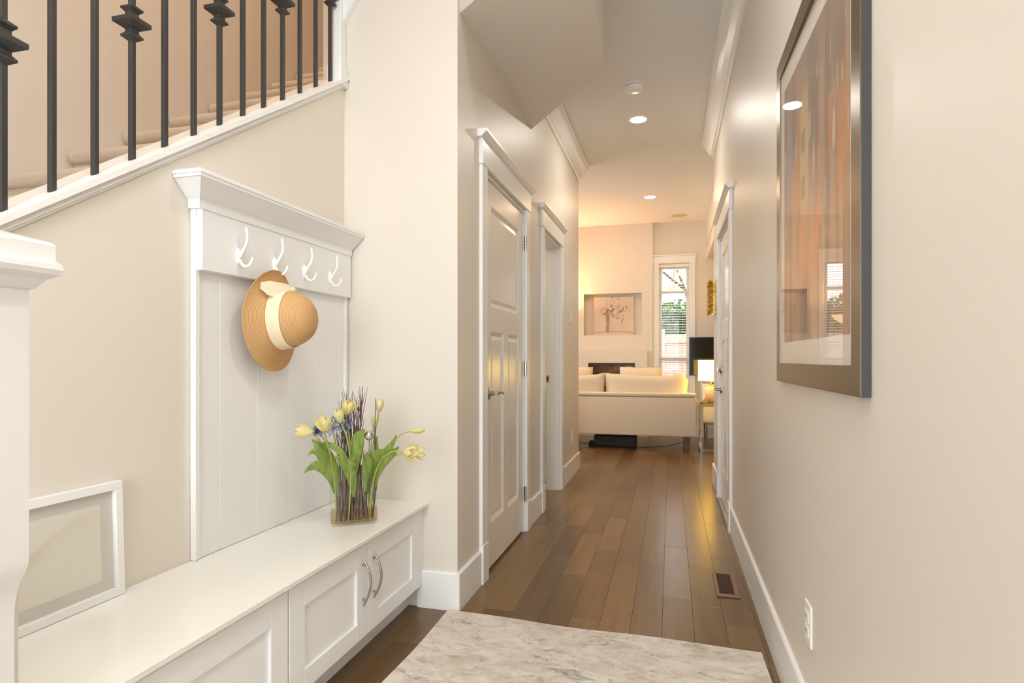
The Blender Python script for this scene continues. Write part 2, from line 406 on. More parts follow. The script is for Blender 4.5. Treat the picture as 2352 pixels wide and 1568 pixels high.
# living room shell
obj('wall_living_near', BX((-4.2, LX - 0.12, 5.93, 6.03, 0, CZ)), wall_paint, kind='structure')
obj('wall_living_left', wall_grid(-4.2, -0.1, (5.93, 9.3), (0, CZ), [(6.5, 8.3, 0.6, 2.4)], 'x'), wall_paint, kind='structure')
obj('wall_living_right', BX((2.2, 2.3, 5.6, 9.3, 0, CZ), (RX + 0.12, 2.3, 5.58, 5.70, 0, CZ)), wall_paint, kind='structure')
NX0, NX1, NZ0, NZ1 = -1.239, -0.405, 1.452, 2.058
obj('wall_chimney', wall_grid(BKY, 0.14, (-1.365, -0.25), (0, CZ), [(NX0, NX1, NZ0, NZ1), (-1.168, -0.497, 0.45, 1.05)], 'y'), wall_paint, kind='structure')
obj('wall_niche', BX((NX0 - 0.02, NX1 + 0.02, BKY + 0.14, BKY + 0.16, NZ0 - 0.02, NZ1 + 0.02)), wall_paint, kind='structure')
WX0, WX1, WZ0, WZ1 = -0.165, 0.25, 0.55, 2.46
VX0, VX1 = -2.05, -1.47
obj('wall_back', wall_grid(BKY + 0.05, 0.12, (-4.3, 2.3), (0, CZ), [(WX0, WX1, WZ0, WZ1), (VX0, VX1, WZ0, WZ1), (-1.365, -0.25, 0, CZ)], 'y'), wall_paint, kind='structure')
# bulkhead along the right of the living room
obj('ceiling_bulkhead', BX((0.49, 2.2, 5.70, BKY + 0.05, 2.52, CZ), (0.475, 0.49, 5.70, BKY + 0.05, 2.70, CZ)), wall_paint, kind='structure')
# dropped soffit under the upper stair landing, with its rounded corner
sof = [(-0.905, 2.51), (-0.33, 2.06), (-0.33, 2.75), (-0.329, 2.95), (-0.331, 3.06), (-0.336, 3.12), (-0.352, 3.185), (-0.385, 3.235), (-0.42, 3.285), (-0.905, 3.905)]
sb = prism(sof, 'z', 2.64, CZ)
obj('ceiling_soffit', sb, wall_paint, kind='structure')

# crown mouldings
def crown(name, x, sgn, y0, y1):
    # sgn: direction the moulding sticks out (+1 towards +x)
    pr = [(0, 2.900), (0.012, 2.900), (0.016, 2.912), (0.016, 2.922), (0.030, 2.930), (0.060, 2.965), (0.082, 3.000), (0.088, 3.016), (0.100, 3.018), (0.106, 3.030), (0.106, CZ), (0, CZ)]
    obj(name, prism([(x + sgn * a, z) for a, z in pr], 'y', y0, y1), trim_paint, kind='structure')
crown('trim_1', RX, -1, -2.0, 5.66)
crown('trim_2', LX, 1, 3.70, 6.03)

# baseboards
def base_x(name, x, sgn, y0, y1, h=0.165, t=0.014):
    return obj(name, prism([(x, 0), (x + sgn * t, 0), (x + sgn * t, h - 0.006), (x + sgn * (t - 0.004), h), (x, h)], 'y', y0, y1), trim_paint, kind='structure')
def base_y(name, y, sgn, x0, x1, h=0.165, t=0.014):
    return obj(name, prism([(y, 0), (y + sgn * t, 0), (y + sgn * t, h - 0.006), (y + sgn * (t - 0.004), h), (y, h)], 'x', x0, x1), trim_paint, kind='structure')
base_x('baseboard_right', RX, -1, -2.0, DR0 - 0.09)
base_x('baseboard_right_far', RX, -1, DR1 + 0.09, 5.70)
base_x('baseboard_left', LX, 1, SY - 0.014, D10 - 0.09)
base_x('baseboard_left_middle', LX, 1, D11 + 0.09, D20 - 0.09)
base_x('baseboard_left_far', LX, 1, D21 + 0.09, 6.044)
base_y('baseboard_centre', SY, -1, -1.0895, LX)
base_y('baseboard_back', BKY + 0.05, -1, -0.25, 2.2)
base_y('baseboard_living', 6.03, 1, -4.2, LX)

# ------------------------------------------------------------------ doors
def casing(parent, x, sgn, y0, y1, head=0.125, w=0.088, zt=2.055):
    """flat craftsman casing round an opening y0..y1 on the wall plane x, proud by sgn"""
    t = 0.018
    for a, b in ((y0 - w, y0), (y1, y1 + w)):
        obj('casing_leg', BX((x, x + sgn * t, a, b, 0.19, zt), bev=0.002), trim_paint, parent)
        obj('plinth_block', BX((x, x + sgn * (t + 0.005), a - 0.003, b + 0.003, 0, 0.19), bev=0.002), trim_paint, parent)
    obj('casing_head', BX((x, x + sgn * (t + 0.004), y0 - w - 0.006, y1 + w + 0.006, zt, zt + head), bev=0.002), trim_paint, parent)
    pr = [(0, zt + head), (0.024, zt + head), (0.030, zt + head + 0.008), (0.048, zt + head + 0.024), (0.048, zt + head + 0.036), (0, zt + head + 0.036)]
    obj('casing_cap', prism([(x + sgn * a, z) for a, z in pr], 'y', y0 - w - 0.030, y1 + w + 0.030), trim_paint, parent)
def jamb(parent, x0, x1, y0, y1, zt=2.045, t=0.016):
    obj('jamb', BX((x0, x1, y0, y0 + t, 0, zt), (x0, x1, y1 - t, y1, 0, zt), (x0, x1, y0 + t, y1 - t, zt - t, zt)), trim_paint, parent)
def leaf(parent, xf, sgn, y0, y1, z0, z1, hinge_side):
    """three-panel door leaf; face at xf towards sgn"""
    xb = xf - sgn * 0.035
    w = y1 - y0; st = 0.115; mid = 0.10
    zl = z0 + 0.23; zm1 = z0 + 1.36; zm0 = zm1 - 0.13; zt = z1 - 0.125
    yc = (y0 + y1) / 2
    boxes = [(xb, xf, y0, y0 + st, z0, z1), (xb, xf, y1 - st, y1, z0, z1), (xb, xf, y0 + st, y1 - st, z0, zl), (xb, xf, y0 + st, y1 - st, zt, z1), (xb, xf, y0 + st, y1 - st, zm0, zm1), (xb, xf, yc - mid / 2, yc + mid / 2, zl, zm0)]
    lf = obj('leaf', BX(*boxes), door_paint, parent)
    for a, b, c, d in ((y0 + st, y1 - st, zm1, zt), (y0 + st, yc - mid / 2, zl, zm0), (yc + mid / 2, y1 - st, zl, zm0)):
        bm = bmesh.new(); k = 0.022
        # recessed field with a sloped sticking
        o_ = [(xf - sgn * 0.001, a, c), (xf - sgn * 0.001, b, c), (xf - sgn * 0.001, b, d), (xf - sgn * 0.001, a, d)]
        i_ = [(xf - sgn * 0.011, a + k, c + k), (xf - sgn * 0.011, b - k, c + k), (xf - sgn * 0.011, b - k, d - k), (xf - sgn * 0.011, a + k, d - k)]
        j_ = [(xf - sgn * 0.007, a + 2 * k, c + 2 * k), (xf - sgn * 0.007, b - 2 * k, c + 2 * k), (xf - sgn * 0.007, b - 2 * k, d - 2 * k), (xf - sgn * 0.007, a + 2 * k, d - 2 * k)]
        O = [bm.verts.new(p) for p in o_]; I = [bm.verts.new(p) for p in i_]; J = [bm.verts.new(p) for p in j_]
        for q, r in ((O, I), (I, J)):
            for n in range(4): bm.faces.new((q[n], q[(n + 1) % 4], r[(n + 1) % 4], r[n]))
        bm.faces.new(J)
        B = [bm.verts.new((xb, v[1], v[2])) for v in o_]
        bm.faces.new(B[::-1])
        for n in range(4): bm.faces.new((O[n], B[n], B[(n + 1) % 4], O[(n + 1) % 4]))
        bmesh.ops.recalc_face_normals(bm, faces=bm.faces[:])
        obj('door_panel', bm, door_paint, lf)
    return lf
def hinges(parent, x, sgn, y, zs):
    for z in zs:
        bm = bmesh.new()
        for k in range(5):
            zz = z - 0.045 + k * 0.018
            tube([(x + sgn * 0.008, y, zz + 0.001), (x + sgn * 0.008, y, zz + 0.017)], 0.0062, 10, bm)
        boxin(bm, x, x + sgn * 0.003, y - 0.014, y + 0.014, z - 0.045, z + 0.045)
        obj('hinge', bm, nickel, parent, label='brushed nickel butt hinge')
def lever(parent, x, sgn, y, z, dirn):
    M = Matrix.Translation((x, y, z)) @ Matrix.Rotation(sgn * pi / 2, 4, 'Y')
    h = obj('handle', lathe([(0, 0), (0.033, 0), (0.033, 0.006), (0.029, 0.011), (0.014, 0.013), (0.0, 0.013)], 28, M), nickel, parent, True, label='brushed nickel lever handle')
    bm = tube([(x + sgn * 0.012, y, z), (x + sgn * 0.052, y, z)], 0.011, 14)
    pts = bez([(x + sgn * 0.046, y - dirn * 0.010, z), (x + sgn * 0.055, y + dirn * 0.03, z + 0.004), (x + sgn * 0.058, y + dirn * 0.07, z + 0.010), (x + sgn * 0.052, y + dirn * 0.118, z - 0.008)], 10)
    rings = []
    for i, p in enumerate(pts):
        a = 0.0115 - 0.006 * i / 10; b2 = 0.0095 - 0.0065 * i / 10
        rings.append([bm.verts.new(p + Vector((sgn * b2 * cos(t), 0, a * sin(t)))) for t in [2 * pi * k / 10 for k in range(10)]])
    for a, b in zip(rings, rings[1:]):
        for k in range(10): bm.faces.new((a[k], a[(k + 1) % 10], b[(k + 1) % 10], b[k]))
    bm.faces.new(rings[0]); bm.faces.new(rings[-1])
    bmesh.ops.recalc_face_normals(bm, faces=bm.faces[:])
    obj('lever', bm, nickel, h, True)

d1 = setting('door_1', (LX, (D10 + D11) / 2, 0))
casing(d1, LX, 1, D10, D11); jamb(d1, LX - 0.12, LX, D10, D11)
l1 = leaf(d1, LX - 0.006, 1, D10 + 0.018, D11 - 0.018, 0.016, 2.026, 1)
hinges(d1, LX + 0.001, 1, D11 - 0.012, (0.245, 1.04, 1.84)); lever(d1, LX - 0.006, 1, D10 + 0.075, 0.925, 1)
d2 = setting('door_2', (LX, (D20 + D21) / 2, 0))
casing(d2, LX, 1, D20, D21); jamb(d2, LX - 0.12, LX, D20, D21)
obj('stop', BX((LX - 0.085, LX - 0.045, D21 - 0.026, D21 - 0.016, 0, 2.03)), trim_paint, d2)
lp = obj('strike_plate', BX((LX - 0.115, LX - 0.088, D21 - 0.019, D21 - 0.016, 0.905, 0.965), bev=0.001), nickel, d2, label='square brass-toned latch plate')
obj('latch_hole', BX((LX - 0.108, LX - 0.096, D21 - 0.0195, D21 - 0.018, 0.92, 0.95)), dark_gap, lp)
d3 = setting('door_3', (RX, (DR0 + DR1) / 2, 0))
casing(d3, RX, -1, DR0, DR1); jamb(d3, RX, RX + 0.12, DR0, DR1)
l3 = leaf(d3, RX + 0.006, -1, DR0 + 0.018, DR1 - 0.018, 0.022, 2.026, -1)
hinges(d3, RX - 0.001, -1, DR0 + 0.012, (0.245, 1.04, 1.84)); lever(d3, RX + 0.006, -1, DR1 - 0.075, 0.865, -1)
M = Matrix.Translation((RX + 0.006, DR1 - 0.075, 1.02)) @ Matrix.Rotation(-pi / 2, 4, 'Y')
db = obj('deadbolt', lathe([(0, 0), (0.032, 0), (0.032, 0.007), (0.026, 0.014), (0.012, 0.016), (0.010, 0.026), (0, 0.026)], 24, M), nickel, d3, True, label='round nickel deadbolt')
obj('thumb_turn', BX((RX - 0.034, RX - 0.016, DR1 - 0.079, DR1 - 0.071, 1.000, 1.040), bev=0.002), nickel, db)
obj('threshold', BX((RX - 0.02, RX + 0.11, DR0, DR1, 0.0, 0.014), bev=0.003), nickel, d3, label='low metal threshold')

# ------------------------------------------------------------------ powder room behind the opening
obj('wall_powder_back', BX((-2.6, LX - 0.12, 5.835, 5.93, 0, 2.6)), wall_paint, kind='structure')
obj('wall_powder_left', BX((-2.7, -2.6, 3.9, 5.93, 0, 2.6)), wall_paint, kind='structure')
obj('wall_powder_front', BX((-2.6, LX - 0.12, 3.9, 4.0, 0, 2.6)), wall_paint, kind='structure')
obj('ceiling_powder_room', BX((-2.7, LX - 0.12, 3.9, 5.93, 2.6, 2.64)), ceil_paint, kind='structure')
light('powder_light', 'AREA', (-1.7, 4.9, 2.55), 16, (1.0, 0.93, 0.78), (0, 0, 0), 0.4)
v = thing('vanity', 'white vanity cabinet with pale top inside the powder room', 'vanity', (-1.45, 5.55, 0))
obj('body', BX((-1.85, -1.06, 5.38, 5.83, 0.16, 0.80), bev=0.003), mat('vanity_taupe', srgb(176, 164, 140), 0.5), v)
obj('toe_kick', BX((-1.83, -1.08, 5.42, 5.83, 0.0, 0.16)), trim_paint, v)
for a, b in ((-1.84, -1.46), (-1.45, -1.07)):
    d = obj('door', BX((a, b, 5.364, 5.38, 0.19, 0.78), bev=0.003), MATS['vanity_taupe'], v)
    obj('knob', lathe([(0, 0), (0.006, 0), (0.006, 0.012), (0.013, 0.016), (0.011, 0.024), (0, 0.026)], 14, Matrix.Translation((b - 0.04 if a < -1.6 else a + 0.04, 5.364, 0.66)) @ Matrix.Rotation(pi / 2, 4, 'X')), nickel, d, True)
obj('countertop', BX((-1.87, -1.04, 5.36, 5.83, 0.80, 0.85), bev=0.004), trim_paint, v)
mi = thing('mirror', 'pale framed mirror above the powder room vanity', 'mirror', (-1.45, 5.82, 1.0))
obj('mirror_glass', BX((-1.75, -1.10, 5.815, 5.825, 1.12, 1.92)), mat('mirror_silver', (0.9, 0.9, 0.88, 1), 0.02, 1.0), mi)
obj('frame', BX((-1.78, -1.07, 5.80, 5.828, 1.92, 1.97), (-1.78, -1.07, 5.80, 5.828, 1.07, 1.12), (-1.78, -1.75, 5.80, 5.828, 1.12, 1.92), (-1.10, -1.07, 5.80, 5.828, 1.12, 1.92)), trim_paint, mi)

# ------------------------------------------------------------------ stairs
st = thing('staircase', 'beige carpeted staircase climbing behind the black balusters', 'stairs', (-2.03, 1.2, 0))
RUN, RISE = 0.268, 0.1785
def tread(k):
    y = 1.98 + RUN * k; z = 1.99 + RISE * k      # nosing front, tread top
    depth = RUN if k < 7 else 1.2
    pr = [(y + 0.035, z - RISE), (y + 0.035, z - 0.052)]
    for j in range(7):
        a = -pi / 2 - j * pi / 6 + 0.0
        pr.append((y + 0.024 + 0.026 * cos(a), z - 0.026 + 0.026 * sin(a)))
    pr += [(y + depth + 0.034, z), (y + depth + 0.034, z - RISE)]
    bm = prism(pr, 'x', BXW - 0.112, SWX + 0.004)
    bmesh.ops.bevel(bm, geom=[e for e in bm.edges if abs(e.verts[0].co.x - e.verts[1].co.x) < 1e-5 and e.verts[0].co.x < -2.4 and min(e.verts[0].co.y, e.verts[1].co.y) < y + 0.03 and max(e.verts[0].co.z, e.verts[1].co.z) > z - 0.06], offset=0.012, segments=2, affect='EDGES')
    return bm
for k in range(-10, 8):
    obj('stair_tread', tread(k), carpet, st, True)
obj('undercarriage', prism([(-1.0, 0.0), (3.9, 3.00), (5.1, 3.06), (5.1, 2.80), (3.9, 2.75), (0.1, 0.0)], 'x', BXW - 0.112, SWX + 0.002), trim_paint, st)

rail = thing('stair_railing', 'stair railing with slim black iron balusters on a white sloped skirt', 'railing', (BXW - 0.02, 1.0, 1.0))
def slope_prism(x0, x1, za, zb, y0, y1):
    return prism([(y0, skirt_z(y0) + za), (y1, skirt_z(y1) + za), (y1, skirt_z(y1) + zb), (y0, skirt_z(y0) + zb)], 'x', x0, x1)
obj('sloped_cap', slope_prism(BXW + 0.030, BXW - 0.13, -0.014, 0.004, -1.05, SY), trim_paint, rail)
obj('skirt_board', slope_prism(BXW + 0.014, BXW, -0.034, -0.014, -1.05, SY), trim_paint, rail)
obj('skirt_bead', slope_prism(BXW + 0.008, BXW, -0.042, -0.034, -1.05, SY), trim_paint, rail)
BXX = BXW - 0.022
def knuckle(x, y, z):
    s = 0.0072
    prof = [(s, -0.052), (0.020, -0.042), (0.020, -0.037), (0.012, -0.028), (0.012, -0.020), (0.034, -0.006), (0.034, 0.006), (0.012, 0.020), (0.012, 0.028), (0.020, 0.037), (0.020, 0.042), (s, 0.052)]
    bm = bmesh.new(); rings = []
    for r, zz in prof:
        rings.append([bm.verts.new((x + r * a, y + r * b, z + zz)) for a, b in ((-1, -1), (1, -1), (1, 1), (-1, 1))])
    for a, b in zip(rings, rings[1:]):
        for k in range(4): bm.faces.new((a[k], a[(k + 1) % 4], b[(k + 1) % 4], b[k]))
    bm.faces.new(rings[0][::-1]); bm.faces.new(rings[-1])
    return bm
bp = None
for i in range(-14, 13):
    y = 1.026 + 0.1138 * i; z = skirt_z(y) + 0.0
    if bp is None:
        bp = obj('baluster', BX((BXX - 0.0072, BXX + 0.0072, y - 0.0072, y + 0.0072, z, z + 0.90), bev=0.001), iron, rail, label='square black iron baluster')
        b0 = (y, z); b = bp
    else:
        b = bp.copy(); COL.objects.link(b); b.parent = rail; b.location = (0, y - b0[0], z - b0[1])
    ROOTS[b.name] = ROOTS[rail.name] @ Matrix.Translation(b.location)
    if i % 3 == 0:
        kn = obj('baluster_knuckle', knuckle(BXX, y, z + 0.392), iron, b)
obj('handrail', slope_prism(BXX + 0.03, BXX - 0.03, 0.89, 0.95, -0.6, SY - 0.08), trim_paint, rail)
hn = thing('wall_newel', 'white half post where the stair railing meets the wall', 'post', (BXX, SY - 0.04, skirt_z(SY)))
zc_ = skirt_z(SY - 0.04)
obj('post', BX((BXX - 0.022, BXX + 0.034, SY - 0.052, SY - 0.001, zc_ + 0.02, CZ + 0.4), bev=0.003), trim_paint, hn)
obj('base_block', BX((BXX - 0.030, BXX + 0.044, SY - 0.068, SY - 0.001, zc_ - 0.03, zc_ + 0.062), bev=0.006), trim_paint, hn)
obj('bracket', prism([(BXX + 0.034, 2.65), (BXX + 0.25, 2.95), (BXX + 0.25, 3.05), (BXX + 0.034, 3.05)], 'y', SY - 0.03, SY - 0.001), trim_paint, hn)

# newel post in the near left corner
nw = thing('newel_post', 'large white box newel post with moulded cap at the left edge', 'post', (-1.05, 0.68, 0))
nx, ny = -1.05, 0.682
def sq(prof, cx, cy, bevel=0):
    bm = bmesh.new(); rings = []
    for r, z in prof: rings.append([bm.verts.new((cx + r * a, cy + r * b, z)) for a, b in ((-1, -1), (1, -1), (1, 1), (-1, 1))])
    for a, b in zip(rings, rings[1:]):
        for k in range(4): bm.faces.new((a[k], a[(k + 1) % 4], b[(k + 1) % 4], b[k]))
    bm.faces.new(rings[0][::-1]); bm.faces.new(rings[-1])
    bmesh.ops.recalc_face_normals(bm, faces=bm.faces[:])
    return bm
obj('shaft', sq([(0.037, 0), (0.037, 0.700), (0.0385, 0.722), (0.042, 0.742), (0.047, 0.758), (0.0495, 0.770), (0.050, 0.785), (0.050, 1.216)], nx, ny), trim_paint, nw, True, angle=25)
obj('cap', sq([(0.050, 1.212), (0.055, 1.214), (0.060, 1.220), (0.064, 1.226), (0.066, 1.230), (0.073, 1.233), (0.079, 1.238), (0.082, 1.246), (0.081, 1.254), (0.076, 1.258), (0.0745, 1.262), (0.0745, 1.285), (0.071, 1.290), (0.0, 1.312)], nx, ny), trim_paint, nw, True, angle=25)

# ------------------------------------------------------------------ bench
bt = thing('bench', 'long glossy white bench top running along the left wall', 'bench', (-1.25, 1.6, 0.44))
obj('seat', BX((BXW, -1.040, 0.80, SY - 0.0, 0.449, 0.467), bev=0.003), bench_gloss, bt)
FX = -1.078
def cabinet(y0, y1, label, single=False):
    c = thing('bench_cabinet', label, 'cabinet', (-1.27, (y0 + y1) / 2, 0))
    obj('body', BX((BXW + 0.001, FX - 0.002, y0 + 0.001, y1 - 0.001, 0.10, 0.448)), board_paint, c)
    obj('toe_kick', BX((BXW + 0.001, -1.135, y0 + 0.001, y1 - 0.001, 0.0, 0.10)), board_paint, c)
    yc = (y0 + y1) / 2
    for k, (a, b) in enumerate([(y0 + 0.003, y1 - 0.003)] if single else [(y0 + 0.003, yc - 0.0015), (yc + 0.0015, y1 - 0.003)]):
        r = 0.075; z0, z1 = 0.108, 0.437; xf = FX + 0.018
        d = obj('door', BX((FX, xf, a, a + r, z0, z1), (FX, xf, b - r, b, z0, z1), (FX, xf, a + r, b - r, z0, z0 + 0.062), (FX, xf, a + r, b - r, z1 - r, z1), bev=0.0012), board_paint, c)
        obj('door_panel', BX((FX + 0.0005, xf - 0.010, a + r - 0.002, b - r + 0.002, z0 + 0.06, z1 - r + 0.002)), board_paint, d)
        if single: hy = a + 0.05
        else: hy = b - 0.038 if k == 0 else a + 0.038
        pts = [(xf + 0.004 + 0.030 * sin(pi * t / 14) ** 1.0, hy, 0.223 + 0.172 * t / 14) for t in range(15)]
        rr = [0.0022 + 0.0028 * sin(pi * t / 14) for t in range(15)]
        hd = obj('handle', tube(pts, rr, 10), nickel, d, True, label='arched brushed nickel pull')
        for t in (2, 12):
            tube_b = tube([(xf, hy, pts[t][2]), (pts[t][0], hy, pts[t][2])], 0.0042, 10)
            obj('handle_post', tube_b, nickel, hd, True)
    return c
cabinet(1.496, 2.420, 'white bench cabinet with two arched handles, nearest the hallway')
cabinet(0.80, 1.494, 'white bench cabinet with one wide door, left part of the bench', True)
obj('bench_end_panel', BX((BXW, -1.112, 0.772, 0.798, 0.0, 0.70), bev=0.003), wall_paint, label='narrow beige end panel of the bench behind the newel post', cat='panel')
obj('bench_filler', BX((BXW + 0.001, FX + 0.010, 2.421, SY - 0.001, 0.10, 0.448), (BXW + 0.001, -1.135, 2.421, SY - 0.001, 0.0, 0.10)), board_paint, label='narrow white filler strip between bench cabinet and wall', cat='trim')

# ------------------------------------------------------------------ mudroom coat rack on the bench
cr = thing('coat_rack', 'white beadboard coat rack with crown shelf above the bench', 'coat rack', (BXW, 2.0, 0.467))
PX = BXW + 0.014
edges = [1.575, 1.668, 1.854, 2.040, 2.226, 2.412, SY - 0.03]
for a, b in zip(edges, edges[1:]):
    obj('beadboard_plank', BX((BXW + 0.001, PX, a + 0.0005, b - 0.0005, 0.468, 1.40), bev=0.0018), board_paint, cr)
obj('stile', BX((BXW + 0.001, PX + 0.007, 1.555, 1.575, 0.468, 1.572), bev=0.002), board_paint, cr)
obj('stile', BX((BXW + 0.001, PX + 0.010, SY - 0.03, SY - 0.008, 0.468, 1.572), bev=0.002), board_paint, cr)
HX = PX + 0.026
obj('hook_rail', BX((BXW + 0.001, HX, 1.562, SY - 0.008, 1.381, 1.575), bev=0.002), board_paint, cr)
# crown shelf: mitred profile swept round left end, front, right end
prof = [(0.0, 1.572), (0.004, 1.572), (0.006, 1.600), (0.014, 1.606), (0.058, 1.650), (0.064, 1.651), (0.064, 1.659), (0.068, 1.661), (0.068, 1.672), (0.0, 1.672)]
bm = bmesh.new(); rings = []
yl, yr, xf = 1.552, SY - 0.008, HX
for (ax, ay, dx, dy) in ((BXW + 0.001, yl, 0, -1), (xf, yl, 1, -1), (xf, yr, 1, 0), (BXW + 0.001, yr, 0, 0)):
    rings.append([bm.verts.new((ax + dx * o, ay + dy * o, z)) for o, z in prof])
for a, b in zip(rings, rings[1:]):
    for k in range(len(prof)): 
        q = (a[k], a[(k + 1) % len(prof)], b[(k + 1) % len(prof)], b[k])
        try: bm.faces.new(q)
        except ValueError: pass
for rg in (rings[0], rings[-1]):
    try: bm.faces.new(rg)
    except ValueError: pass
# right end return: cap
boxin(bm, BXW + 0.001, xf, yl, yr, 1.572, 1.672)
bmesh.ops.recalc_face_normals(bm, faces=bm.faces[:])
obj('crown_shelf', bm, board_paint, cr)
hook0 = None
for i, hy in enumerate((1.722, 1.914, 2.100, 2.287)):
    if hook0 is None:
        z = 1.445
        bm = lathe([(0, 0), (0.013, 0), (0.013, 0.004), (0.009, 0.010), (0.0, 0.012)], 14, Matrix.Translation((HX, hy, z + 0.006)) @ Matrix.Diagonal((1, 0.70, 2.1, 1)) @ Matrix.Rotation(pi / 2, 4, 'Y'))
        up = bez([(HX + 0.008, hy, z), (HX + 0.020, hy, z + 0.03), (HX + 0.046, hy, z + 0.035), (HX + 0.040, hy, z + 0.075), (HX + 0.034, hy, z + 0.098)], 12)
        tube(up, [0.0065] * 4 + [0.0055] * 4 + [0.0048] * 4 + [0.0062], 10, bm)
        for sg in (0.35,):
            lo = bez([(HX + 0.008, hy, z - 0.006), (HX + 0.016, hy + sg * 0.010, z - 0.040), (HX + 0.044, hy + sg * 0.026, z - 0.040), (HX + 0.052, hy + sg * 0.030, z + 0.000)], 10)
            tube(lo, [0.0055] * 8 + [0.0050, 0.0050, 0.0062], 10, bm)
        hook0 = obj('coat_hook', bm, white_plastic, cr, True); hy0 = hy; hk = hook0
    else:
        hk = hook0.copy(); COL.objects.link(hk); hk.parent = cr; hk.location = (0, hy - hy0, 0)

# ------------------------------------------------------------------ straw hat
HATP = Vector((HX + 0.008, 1.884, 1.243))
Rm = Matrix.Rotation(radians(90), 4, 'Y')
tilt = Matrix.Rotation(radians(7), 4, 'Z') @ Matrix.Rotation(radians(-2), 4, 'Y')
hatM = Matrix.Translation(HATP) @ tilt @ Rm
hat = thing('straw_hat', 'tan straw sun hat with cream ribbon hanging from the second hook', 'hat', HATP)
def hat_surface(rows, n, off=0.0, a0=0, a1=2 * pi):
    """rows = list of (radius, height); the brim gets a gentle wave and its upper part rolls forward"""
    bm = bmesh.new(); R_ = []
    closed = abs((a1 - a0) - 2 * pi) < 1e-4
    m = n if closed else n + 1
    for r, h in rows:
        rg = []
        for i in range(m):
            a = a0 + (a1 - a0) * i / n
            w = max(0.0, (r - 0.105) / 0.078)
            hh = h + w * w * (0.006 * sin(2 * a + 0.6))
            rr = r * (1.0 + 0.03 * w * sin(a * 2 + 1.0))
            # local x -> world -z after Rm; a = pi is the top of the hanging hat
            top = max(0.0, cos(a - pi)) ** 2
            hh += w ** 1.5 * top * 0.030
            rr *= 1 - 0.05 * w * top
            rg.append(bm.verts.new((rr * cos(a), rr * sin(a), hh + off)))
        R_.append(rg)
    for p, q in zip(R_, R_[1:]):
        for i in range(m if closed else m - 1):
            bm.faces.new((p[i], p[(i + 1) % m], q[(i + 1) % m], q[i]))
    return bm, R_
rows = [(0.182, 0.001), (0.183, 0.004)]
for i in range(1, 15):
    t = i / 14; rows.append((0.183 - 0.078 * t, 0.004 + 0.040 * t ** 1.35))
for i in range(1, 15):
    t = i / 14; a = t * pi / 2
    rows.append((0.105 * cos(a) ** 0.80 if t < 1 else 0.0005, 0.044 + 0.126 * sin(a) ** 0.97))
bm, R_ = hat_surface(rows, 72)
arcs = [0.0]
for (ra, ha), (rb, hb_) in zip(rows, rows[1:]): arcs.append(arcs[-1] + sqrt((ra - rb) ** 2 + (ha - hb_) ** 2))
bm.transform(hatM)
hb = obj('hat_body', bm, straw, hat, True, angle=60)
at_ = hb.data.attributes.new('arc', 'FLOAT', 'POINT')
for k_, _v in enumerate(hb.data.vertices): at_.data[k_].value = arcs[k_ // 72]
# the ring texture needs the hat's own axis: keep the mesh in hat space
hb.data.transform(ROOTS[hat.name]); hb.data.transform(hatM.inverted()); hb.matrix_local = Matrix.Translation(HATP).inverted() @ hatM
bandrows = []
for i in range(7):
    t = i / 6; bandrows.append((0.0925 - 0.003 * t + 0.0006 * sin(t * pi), 0.046 + 0.036 * t))
bandrows = [(0.1100, 0.0425)] + [(0.1082 - 0.0055 * (i / 6) ** 2, 0.045 + 0.043 * i / 6) for i in range(7)]
bm, _ = hat_surface(bandrows, 72, 0.0)
bm.transform(hatM); obj('ribbon_band', bm, ribbon, hat, True)
# bow: one broad tail, a knot and a thin twisted tail (hat space: -x is up when hung, y runs along the wall)
def ribbon_strip(path, widths, nrm_wave=0.002):
    bm = bmesh.new(); L_ = []
    for i, (p, w) in enumerate(zip(path, widths)):
        p = Vector(p); t = (Vector(path[min(i + 1, len(path) - 1)]) - Vector(path[max(i - 1, 0)])).normalized()
        sd = t.cross(Vector((0, 0, 1))).normalized()
        row = []
        for k in range(6):
            s_ = (k / 5 - 0.5) * w
            row.append(bm.verts.new(p + sd * s_ + Vector((0, 0, nrm_wave * sin(k * 2.1 + i * 0.8)))))
        L_.append(row)
    for a, b in zip(L_, L_[1:]):
        for k in range(5): bm.faces.new((a[k], a[k + 1], b[k + 1], b[k]))
    return bm
# hat coordinates: world (y, z) offset -> local (x=-z, y=y)
def hl(y, z, h): return (-z, y, h)
bm = ribbon_strip([hl(-0.120, 0.112, 0.036), hl(-0.095, 0.104, 0.052), hl(-0.065, 0.098, 0.068), hl(-0.035, 0.099, 0.084), hl(-0.012, 0.104, 0.092), hl(0.004, 0.106, 0.094)], [0.022, 0.052, 0.056, 0.050, 0.030, 0.014])
bm.transform(hatM); obj('ribbon_tail', bm, ribbon, hat, True)
bm = ribbon_strip([hl(0.000, 0.106, 0.092), hl(0.02, 0.106, 0.084), hl(0.045, 0.102, 0.076), hl(0.080, 0.094, 0.062)], [0.010, 0.014, 0.010, 0.008])
bm.transform(hatM); obj('ribbon_tail', bm, ribbon, hat, True)
bm = lathe([(0, -0.010), (0.008, -0.007), (0.0105, 0), (0.008, 0.007), (0, 0.010)], 12, Matrix.Translation(hl(0.0, 0.106, 0.094)) @ Matrix.Diagonal((1.0, 1.5, 0.7, 1)))
bm.transform(hatM); obj('ribbon_knot', bm, ribbon, hat, True)

